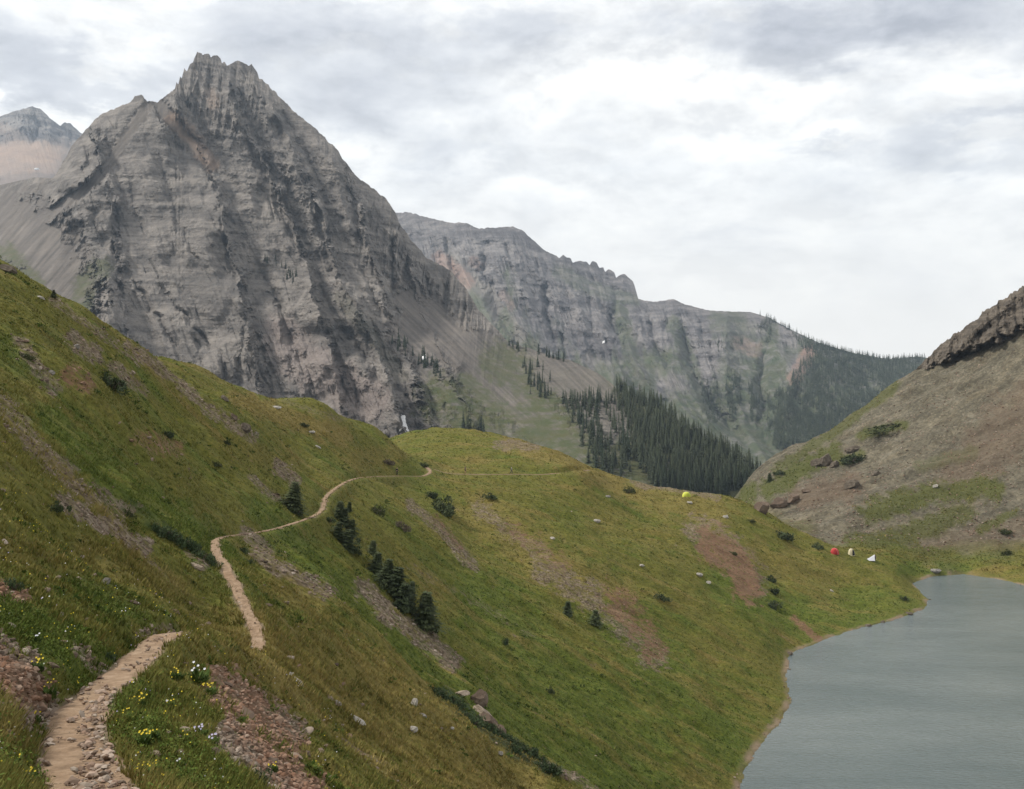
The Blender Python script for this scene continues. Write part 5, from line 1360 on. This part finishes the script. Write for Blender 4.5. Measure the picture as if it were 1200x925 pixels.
for a in ((561, 826, 24, 25, 'brown', 'big square brown boulder heading the outcrop in the ditch', None, 12), (540, 815, 24, 9, 'tan', 'flat tan slab left of the big brown boulder in the ditch', None, 4), (567, 838, 32, 13, 'tan', 'long pale topped slab leaning below the big brown boulder', None, 40), (572, 846, 30, 13, 'brown', 'lower brown rock running down the ditch from the outcrop', None, 38), (586, 856, 20, 10, 'brown', 'last small brown rock at the low end of the ditch outcrop', None, 38),
          (486, 829, 10, 15, 'pale', 'upright whitish rock on the dry foreground slope', None, 20), (496, 841, 12, 7, 'grey', 'low grey rock touching the whitish foreground rock', None, 35), (484, 857, 13, 10, 'pale', 'lower cracked whitish rock on the dry foreground slope', None, 20), (420, 846, 24, 9, 'pale', 'long low whitish rock on the dry foreground slope', None, 32), (587, 886, 9, 7, 'grey', 'lone small grey rock low on the dry foreground slope', None), (530, 855, 7, 5, 'pale', 'pea sized pale rock between whitish rocks and ditch', None),
          (123, 685, 11, 17, 'grey', 'grey slab standing in grass on the left bank above the trail', None, 35), (349, 802, 17, 14, 'pale', 'pale jagged rock in the grass right of the second trail bend', None, 35), (341, 792, 9, 6, 'pale', 'small pale rock uphill of the jagged pale rock', None), (395, 826, 14, 7, 'grey', 'flat grey rock in brown grass right of the red rubble', None), (70, 722, 9, 10, 'grey', 'small grey rock in the green bank by the left edge', None), (232, 668, 22, 10, 'tan', 'long tan slab lying above the trail below the willow band', None, 38),
          (11, 321, 26, 13, 'dark', 'dark brown boulder on the left skyline', None, 25), (48, 350, 12, 5, 'pale', 'flat pale rock just under the left skyline', None, 28), (323, 479, 15, 5, 'pale', 'flat pale rock on the straw coloured ridge', None, 8), (264, 469, 12, 8, 'dark', 'small dark rock on the stony rib', None, 35), (288, 506, 17, 14, 'dark', 'dark outcrop at the lower end of the stony rib', None, 40), (275, 492, 14, 9, 'brown', 'brown outcrop in the middle of the stony rib', None, 40), (365, 507, 10, 4, 'pale', 'small pale rock low on the straw coloured ridge', None, 5), (373, 524, 8, 4, 'pale', 'pale stone on yellow grass above the trail', None),
          (958, 546, 17, 13, 'dark', 'left block of the dark outcrop beside the green mat', None, -10), (978, 546, 15, 10, 'dark', 'right low block of the dark outcrop beside the green mat', None, -20), (967, 546, 21, 22, 'dark', 'largest dark outcrop on the brown slope beside the green mat', None, -10), (999, 529, 20, 12, 'dark', 'dark outcrop above the green mat on the brown slope', None, -15), (1000, 571, 22, 14, 'dark', 'dark outcrop below the green mat on the brown slope', None, -15), (1026, 557, 15, 8, 'dark', 'small dark rock right of the outcrops on the brown slope', None, -10),
          (893, 600, 26, 18, 'brown', 'left end block of the brown rock band at the slope foot', None, -10), (912, 595, 24, 17, 'brown', 'second block of the brown rock band at the slope foot', None, -10), (930, 586, 22, 14, 'brown', 'third block of the brown rock band at the slope foot', None, -12), (945, 577, 14, 8, 'brown', 'right end block of the brown rock band at the slope foot', None, -12),
          (850, 607, 9, 6, 'pale', 'pale rock on the knoll down from the yellow tent', None, 5), (820, 675, 9, 6, 'pale', 'white rock left of the red earth scar', None, 10), (831, 684, 8, 5, 'pale', 'second pale rock just below the white rock by the scar', None, 10), (1017, 736, 12, 7, 'dark', 'dark rock in the water at the curve of the shore', None, 0), (1034, 731, 8, 5, 'dark', 'smaller dark shore rock right of the dark rock in the water', None, 0), (1066, 720, 9, 6, 'dark', 'dark rock at the tip of the grassy point', None, 0),
          (926, 768, 9, 6, 'dark', 'dark rock at the inner bend of the near shore', None, 0), (925, 786, 7, 5, 'dark', 'dark rock a little below the inner bend of the shore', None, 0), (935, 821, 8, 4, 'dark', 'flat dark rock in shallow water off the near beach', None, 0), (1097, 670, 13, 7, 'grey', 'grey rock where the stream enters the lake', None, 0), (1090, 704, 6, 3, 'dark', 'tiny dark rock in the cove beside the grassy point', None, 0), (640, 522, 30, 5, 'tan', 'long flat tan rock near the knoll skyline', None, 8), (808, 590, 9, 4, 'pale', 'pale rock right below the yellow tent', None, 10),
          (700, 612, 9, 6, 'pale', 'pale rock in the middle of the knoll meadow', None, 5), (648, 632, 8, 4, 'pale', 'white rock lower left in the knoll meadow', None, 8), (752, 663, 8, 4, 'pale', 'white rock in the green hollow of the knoll meadow', None, 8), (712, 583, 8, 4, 'grey', 'grey rock left of the rounded shrub on the shoulder', None, 5), (975, 693, 5, 3, 'pale', 'white stone on the green bank between scar and point', None), (1097, 571, 9, 5, 'pale', 'pale rock alone in the middle of the brown slope', None, -10), (90, 409, 8, 9, 'grey', 'grey rock in the small scree streak under the skyline', None, 35), (60, 438, 10, 8, 'grey', 'grey rock at the foot of the upper left scree streak', None, 35), (160, 905, 22, 11, 'grey', 'wide grey stone at the right edge of the trail in front', None, 10), (58, 868, 20, 7, 'brown', 'thin brown rock step at the left edge of the trail', None, -4), (68, 856, 17, 6, 'brown', 'small brown rock step just uphill of the thin rock step', None, -10)):
    boulder(*a)

# ------------------------------------------------------------------ snow lying on the mountain
snow_mat = NT('old_snow', .7, .3); sn = snow_mat.noise(snow_mat.pos(.3), 1, 5, .6); snow_mat.out(snow_mat.ramp(sn, [(.35, (.60, .60, .61)), (.6, (.82, .82, .82))]), snow_mat.bump(sn, .6, .5)); snow_mat = snow_mat.m


def snow(S, outline, label, lift):
    p = np.array(outline, float); q = []
    for i in range(len(p)):
        a, b = p[i], p[(i + 1) % len(p)]
        for t in (0, .34, .67): q.append(a * (1 - t) + b * t + rng.normal(0, .25, 2))
    q = np.array(q); c = q.mean(0); V = []
    for k, dz in ((1.0, lift * .6), (.86, -lift * .6), (.45, -lift)):
        r = c + (q - c) * k; V.append(S.at(r[:, 0], r[:, 1]) + np.array([0, 1, 0]) * dz)
    V.append(S.at(c[:1], c[1:]) + np.array([0, 1, 0]) * -lift * 1.1); n = len(q)
    Fq = [(r * n + i, r * n + (i + 1) % n, (r + 1) * n + (i + 1) % n, (r + 1) * n + i) for r in range(2) for i in range(n)]
    Ft = [(2 * n + i, 2 * n + (i + 1) % n, 3 * n) for i in range(n)]
    obj('snow_patch', mesh_np('snow_patch', np.concatenate(V), [np.array(Fq), np.array(Ft)], snow_mat), label=label, category='snow', group='old snow patches')


snow(main_s, [(469.5, 485.5), (475, 486), (475.5, 493), (478, 501), (479.5, 508), (476, 508), (474, 504), (468, 507), (467.5, 505), (472, 500.5), (470.8, 493)], 'tall white snow patch at the cliff foot above the knoll skyline', 5)
snow(main_s, [(493, 416), (499, 415), (500, 421), (495, 423)], 'small snow patch among the dark conifers on the ledge', 7)
snow(left_s, [(40, 197.5), (45, 196.5), (46, 199), (41, 199.5)], 'snow patch low on the distant pinkish mountain', 5)
snow(far_s, [(706, 400), (709, 399), (709, 402), (706, 403)], 'tiny snow speck in the cliffs of the far ridge', 6)

# ------------------------------------------------------------------ hikers
def plain(name, c, rough=.8): t = NT(name, rough, .2); return t.out(t.mix(t.noise(t.pos(9), 1, 3), [v * .85 for v in c], [min(1, v * 1.15) for v in c]))


skin_m = plain('skin', (.42, .27, .19)); hair_m = plain('hair', (.05, .035, .025)); black_m = plain('black_cloth', (.018, .018, .02)); grey_m = plain('grey_cloth', (.24, .25, .27)); light_m = plain('light_grey_cloth', (.42, .43, .45)); dark_m = plain('charcoal_cloth', (.05, .052, .06)); boot_m = plain('boot_leather', (.06, .045, .035))


def skinned(name, verts, edges, rad, mat, parent, sub=2):
    me = bpy.data.meshes.new(name); me.from_pydata(verts, edges, []); o = bpy.data.objects.new(name, me); col.objects.link(o)
    md = o.modifiers.new('skin', 'SKIN'); md.use_smooth_shade = True
    for sv, r in zip(me.skin_vertices[0].data, rad): sv.radius = (r, r) if np.ndim(r) == 0 else r
    me.skin_vertices[0].data[0].use_root = True
    s = o.modifiers.new('sub', 'SUBSURF'); s.levels = sub; s.render_levels = sub
    dg = bpy.context.evaluated_depsgraph_get(); ev = o.evaluated_get(dg); m2 = bpy.data.meshes.new_from_object(ev)
    o.modifiers.clear(); o.data = m2; m2.materials.clear(); m2.materials.append(mat); o.parent = parent
    return o


def hiker(px, py, yaw, stride, top, legs, label, shorts=False, size=1.78, dark_band=None):
    o, d = put('person', px, py, label, 'person'); o.rotation_euler = (0, 0, yaw); o.scale = (size / 1.78,) * 3
    s = stride
    J = {'pel': (0, 0, .96), 'spi': (0, .01, 1.15), 'che': (0, .0, 1.34), 'nec': (0, -.01, 1.50), 'hea': (0, -.03, 1.62), 'cro': (0, -.01, 1.74), 'nos': (0, -.12, 1.615)}
    E = [('pel', 'spi'), ('spi', 'che'), ('che', 'nec'), ('nec', 'hea'), ('hea', 'cro'), ('hea', 'nos')]
    rad = {'pel': (.155, .11), 'spi': (.135, .10), 'che': (.165, .115), 'nec': .055, 'hea': (.075, .09), 'cro': .06, 'nos': .018}
    for sd_, f in ((-1, s), (1, -s)):
        k = 'l' if sd_ < 0 else 'r'
        J.update({k + 'hip': (.09 * sd_, 0, .90), k + 'kne': (.10 * sd_, -.16 * f - .04, .50), k + 'ank': (.10 * sd_, -.22 * f + .06 * (f < 0), .09), k + 'toe': (.115 * sd_, -.22 * f - .15, .035), k + 'sho': (.185 * sd_, 0, 1.42), k + 'elb': (.245 * sd_, .10 * f + .04, 1.14), k + 'wri': (.235 * sd_, .16 * f - .10, .93), k + 'han': (.225 * sd_, .17 * f - .15, .84)})
        E += [('pel', k + 'hip'), (k + 'hip', k + 'kne'), (k + 'kne', k + 'ank'), (k + 'ank', k + 'toe'), ('che', k + 'sho'), (k + 'sho', k + 'elb'), (k + 'elb', k + 'wri'), (k + 'wri', k + 'han')]
        rad.update({k + 'hip': .092, k + 'kne': .062, k + 'ank': .045, k + 'toe': .04, k + 'sho': .062, k + 'elb': .045, k + 'wri': .033, k + 'han': (.042, .022)})
        for q in range(5):      # fingers and thumb
            n = k + 'f%d' % q; h = J[k + 'han']
            J[n] = (h[0] + (q - 1.5) * .006, h[1] + (q - 1.5) * .017 - (.03 if q == 4 else 0), h[2] - (.085, .095, .09, .075, .03)[q]); E.append((k + 'han', n)); rad[n] = .009
    nm = list(J)

    def sub(keys, grow, name, mat):
        ks = [q for q in nm if q in keys]; ix = {q: i for i, q in enumerate(ks)}
        ed = [(ix[a], ix[b]) for a, b in E if a in ix and b in ix]
        rr = [tuple(v + grow for v in rad[q]) if np.ndim(rad[q]) else rad[q] + grow for q in ks]
        return skinned(name, [J[q] for q in ks], ed, rr, mat, o)
    sub(set(nm), 0, 'body', skin_m)
    sub({'spi', 'che', 'lsho', 'rsho', 'lelb', 'relb', 'lwri', 'rwri', 'pel'} - (set() if not shorts else {'lwri', 'rwri'}), .014, 'shirt', top)
    sub({'pel', 'lhip', 'rhip', 'lkne', 'rkne'} | (set() if shorts else {'lank', 'rank'}), .017, 'shorts' if shorts else 'trousers', legs)
    for k in 'lr': sub({k + 'ank', k + 'toe'}, .015, 'boot', boot_m)
    v, f = ico(2); v = v * np.array([.098, .112, .10]) + np.array([0, .005, 1.70]); v[:, 2] = np.maximum(v[:, 2], 1.655 + .35 * np.clip(-v[:, 1] - .02, 0, 1))
    obj('hair', mesh_np('hair', v, f, hair_m), o)
    if dark_band: sub({'pel', 'spi'}, .04, 'dark_band', dark_band)  # close-fitting layer standing in for a dark backpack band
    return o


hiker(465.2, 557.6, R(55), .9, black_m, black_m, 'walker dressed all in black on the trail before the loop', size=1.85)
hiker(545.2, 554.8, R(80), .5, dark_m, black_m, 'hiker in charcoal top and black shorts on the thin knoll path', True, 1.92)
hiker(599.4, 555.4, R(95), .8, grey_m, dark_m, 'hiker in grey top and dark trousers with a dark band round the waist', False, 1.92, dark_m)
hiker(1025.6, 656.6, R(-20), .15, dark_m, black_m, 'camper in dark clothes standing behind the white tent')

# ------------------------------------------------------------------ tents
def dome(a, b, h, n=22, pw=2.0, z0=0, lo=0., hi=1., front=None):
    V = []; nr = 12
    for i in range(nr + 1):
        t = (lo + (hi - lo) * i / nr) * np.pi / 2
        for j in range(n):
            p = 2 * np.pi * j / n; c, s = math.cos(p), math.sin(p); k = (abs(c) ** pw + abs(s) ** pw) ** (-1 / pw); rib = 1 + .035 * math.cos(4 * p + math.pi) * math.cos(t)
            V.append((a * c * k * math.cos(t) ** .8 * rib, b * s * k * math.cos(t) ** .8 * rib, z0 + h * math.sin(t) ** .95))
    Fc = [(i * n + j, i * n + (j + 1) % n, (i + 1) * n + (j + 1) % n, (i + 1) * n + j) for i in range(nr) for j in range(n)]
    return np.array(V), np.array(Fc)


def arc(a, b, h, ang, n=13):
    c, s = math.cos(ang), math.sin(ang); return [(a * c * math.cos(t), b * s * math.cos(t), h * math.sin(t) ** .95 * 1.015 + .01) for t in np.linspace(0, math.pi, n)]


def tent(px, py, wpx, hpx, fabric, doorc, label, yaw, long=1.25, open_=False, pw=2.4):
    o, d = put('tent', px, py, label, 'tent', None, .03); o.rotation_euler = (0, 0, yaw)
    a = wpx * .94 / F * d / 2; b = a / long; h = hpx / F * d
    fm = plain('tent_fabric', fabric, .6); dm = plain('tent_door', doorc, .8); pm = plain('tent_pole', (.3, .3, .32), .4)
    obj('canopy', mesh_np('canopy', *dome(a, b, h, 28, pw), fm), o)
    obj('skirt', mesh_np('skirt', *dome(a * 1.06, b * 1.06, h * .16, 28, pw), fm), o)
    for sg in (math.pi / 4, -math.pi / 4):
        v, f = tube_np(arc(a * 1.17, b * 1.17, h, sg), [.022] * 13, 6); obj('pole', mesh_np('pole', v, f, pm), o)
    # door panel on the side towards the lake: an arched patch a finger's width off the fabric
    v = []
    for i in range(7):
        t = .04 + .66 * i / 6; w = .42 * math.sqrt(max(0, 1 - (i / 6.4) ** 2)) + .03; th = t * np.pi / 2
        for j in range(7):
            p = -np.pi / 2 + .35 + w * (j / 6 * 2 - 1); c, s = math.cos(p), math.sin(p); k = (abs(c) ** pw + abs(s) ** pw) ** (-1 / pw)
            v.append((a * c * k * math.cos(th) ** .8 * 1.05, b * s * k * math.cos(th) ** .8 * 1.05 - .02, h * math.sin(th) ** .95))
    obj('door', mesh_np('door', np.array(v), grid_faces(7, 7), dm), o)


tent(804.5, 582, 10.5, 5.6, (.50, .53, .07), (.36, .40, .05), 'bright yellow dome tent on the knoll', R(10), 1.2)
tent(978, 649.5, 10.5, 6.8, (.45, .045, .04), (.30, .03, .03), 'red dome tent on the grass by the lake', R(-28), 1.35)
tent(997.6, 651.3, 8, 8.2, (.52, .46, .30), (.02, .02, .025), 'beige tall tent with a dark open doorway', R(12), 1.15, True, 2.1)  # near-black door colour paints the shade inside the open doorway


def ridge_tent(px, py, wpx, hpx, label):
    o, d = put('tent', px, py, label, 'tent', None, .03); k = d / F; w = wpx * k; h = hpx * k
    fm = plain('pale_fabric', (.43, .44, .48), .6); pm = plain('tent_pole', (.3, .3, .32), .4); dm = plain('tent_door', (.30, .31, .36))
    n = 9; V = []
    for i in range(n):      # low tail on the left, high end on the right
        t = i / (n - 1); hh = h * (.16 + .84 * t ** 1.25); b = .45 + .55 * t
        for j in range(9):
            u = j / 8 * 2 - 1; sag = 1 - abs(u) ** .85; V.append((-w * .55 + w * t, u * b, hh * sag))
    me = mesh_np('canopy', np.array(V), grid_faces(n, 9), fm); obj('canopy', me, o)
    e = [V[(n - 1) * 9 + j] for j in range(9)]; b0 = [(p[0] + .003, p[1], 0) for p in e]
    obj('door', mesh_np('door', np.array(e + b0), np.array([(j, j + 1, 10 + j, 9 + j) for j in range(8)]), dm), o)
    e = [V[j] for j in range(9)]; b0 = [(p[0] - .003, p[1], 0) for p in e]
    obj('end_panel', mesh_np('end_panel', np.array(e + b0), np.array([(j, j + 1, 10 + j, 9 + j) for j in range(8)]), fm), o)
    v, f = tube_np([(w * .45, 0, 0), (w * .45, 0, h * 1.03)], [.02, .02], 6); obj('pole', mesh_np('pole', v, f, pm), o)
    for sg in (-1, 1):
        v, f = tube_np([(w * .45, 0, h), (w * .75, sg * 1.3, 0)], [.006, .006], 5); obj('guy_line', mesh_np('guy_line', v, f, pm), o)
    o.rotation_euler = (0, 0, R(-12))


ridge_tent(1020.3, 656.6, 9.6, 7, 'white ridge tent with a low tail nearest the lake')

# ------------------------------------------------------------------ flowers beside the trail
def petal_mat(name, c): t = NT(name, .6, .2); return t.out(c)


yel_m, wht_m, lav_m = petal_mat('yellow_petals', (.60, .46, .035)), petal_mat('white_petals', (.66, .67, .70)), petal_mat('lavender_petals', (.46, .43, .56))
fleaf = leaf_mat('flower_leaves', (.030, .052, .012), (.062, .098, .022), (.11, .145, .036), 14)


def flower_plant(name, px, py, wpx, hpx, petal, nfl, fpx, label, group, seed):
    o, d = put(name, px, py, label, 'flower', group, .01); r = np.random.default_rng(seed); k = d / F; w = wpx * k; h = hpx * k
    n = 170; a = r.uniform(0, 6.3, n); q = w * .5 * r.random(n) ** .6; L = r.uniform(.35, 1., n) * h * .5; W = L * .16
    c = np.stack([np.cos(a) * q * .7, np.sin(a) * q * .7, r.uniform(0, .5, n) * h * (1 - q / w)], 1); la = a + r.normal(0, .7, n)
    f = np.stack([np.cos(la) * .6, np.sin(la) * .6, r.uniform(.4, 1.2, n)], 1); s = np.stack([-np.sin(la), np.cos(la), 0 * la], 1)
    V = np.stack([c, c + f * (L * .5)[:, None] + s * W[:, None], c + f * L[:, None], c + f * (L * .5)[:, None] - s * W[:, None]], 1)
    obj('leaves', mesh_np('leaves', V.reshape(-1, 3), np.arange(4 * n).reshape(-1, 4), fleaf, False), o)
    for i in range(nfl):
        aa = r.uniform(0, 6.3); qq = w * .42 * r.random() ** .5; tip = np.array([math.cos(aa) * qq, math.sin(aa) * qq, h * r.uniform(.72, 1.05)])
        v, f = tube_np([(tip[0] * .4, tip[1] * .4, 0), tip * np.array([.8, .8, .6]), tip], [.004, .003, .003], 4); st = obj('stem', mesh_np('stem', v, f, fleaf), o)
        R_ = fpx * k * .37; PV = []; PF = []
        for p in range(5):
            b = 2 * np.pi * p / 5; cx, sx_ = math.cos(b), math.sin(b); z = R_ * .35; i0 = len(PV)
            PV += [tip, tip + [R_ * (cx * .55 - sx_ * .42), R_ * (sx_ * .55 + cx * .42), z * .8], tip + [R_ * cx * 1.05, R_ * sx_ * 1.05, z], tip + [R_ * (cx * .55 + sx_ * .42), R_ * (sx_ * .55 - cx * .42), z * .8]]
            PF.append((i0, i0 + 1, i0 + 2, i0 + 3))
        PV = np.array(PV); tl = PV - tip; ct_, st_ = math.cos(.7), math.sin(.7)      # heads nod outwards to the valley side
        PV = tip + np.stack([tl[:, 0], tl[:, 1] * ct_ - tl[:, 2] * st_, tl[:, 1] * st_ + tl[:, 2] * ct_], 1)
        obj('blossom', mesh_np('blossom', PV, np.array(PF), petal, False), st)


for i, (px, py, w, h, n, f, lab) in enumerate(((43, 788, 20, 16, 7, 3.6, 'yellow flower clump on top of the left rubble bank'), (56, 820, 22, 24, 5, 3.2, 'yellow flowers on the green tuft at the trail corner'), (42, 850, 14, 14, 5, 3.4, 'small yellow flowers under the left rubble'), (161, 830, 26, 16, 11, 3.4, 'densest yellow flower clump at the right edge of the trail'), (148, 846, 16, 14, 4, 3.0, 'thin yellow flowers between dense clump and trail'), (168, 876, 20, 22, 9, 3.8, 'tall yellow flower clump halfway down the right bank'), (182, 868, 14, 14, 4, 3.2, 'sparse yellow flowers right of the tall clump'),
                                                   (168, 912, 24, 18, 7, 3.6, 'yellow flower clump at the bottom right of the trail'), (180, 905, 16, 14, 5, 3.2, 'yellow flowers beside the bottom clump'), (207, 797, 18, 14, 6, 3.0, 'yellow flowers left of the white columbine'), (246, 816, 22, 14, 9, 2.8, 'yellow flowers under the white columbine'), (32, 920, 20, 22, 8, 4.0, 'pale yellow flower spikes in the bottom left corner'), (16, 905, 20, 20, 6, 3.6, 'yellow flowers at the left frame edge near the bottom'), (200, 830, 14, 12, 4, 2.8, 'few yellow flowers in the middle of the right bank'), (186, 918, 18, 14, 5, 3.4, 'yellow flowers right of the bottom clump'), (215, 870, 14, 12, 4, 2.8, 'few yellow flowers near the lavender columbine'), (320, 905, 16, 12, 5, 2.8, 'yellow flowers on the red rubble beside the green bush'))):
    flower_plant('yellow_wildflower', px, py, w, h, yel_m, n, f, lab, 'yellow wildflowers by the trail', 200 + i)
for i, (px, py, w, h, m, n, f, lab) in enumerate(((232, 803, 30, 26, wht_m, 5, 4.6, 'white columbine with five blooms on a lush green bush'), (196, 830, 10, 8, wht_m, 1, 4.4, 'single white flower on the right bank'), (236, 862, 20, 12, lav_m, 5, 4.2, 'pale lavender columbine left of its twin'), (250, 872, 22, 12, lav_m, 6, 4.2, 'pale lavender columbine near the red rubble'), (212, 898, 12, 10, wht_m, 2, 3.8, 'two small white flowers low on the right bank'), (44, 752, 12, 10, wht_m, 4, 3.2, 'white flowers in the green bank left of the trail'))):
    flower_plant('columbine', px, py, w, h, m, n, f, lab, 'columbines by the trail', 300 + i)
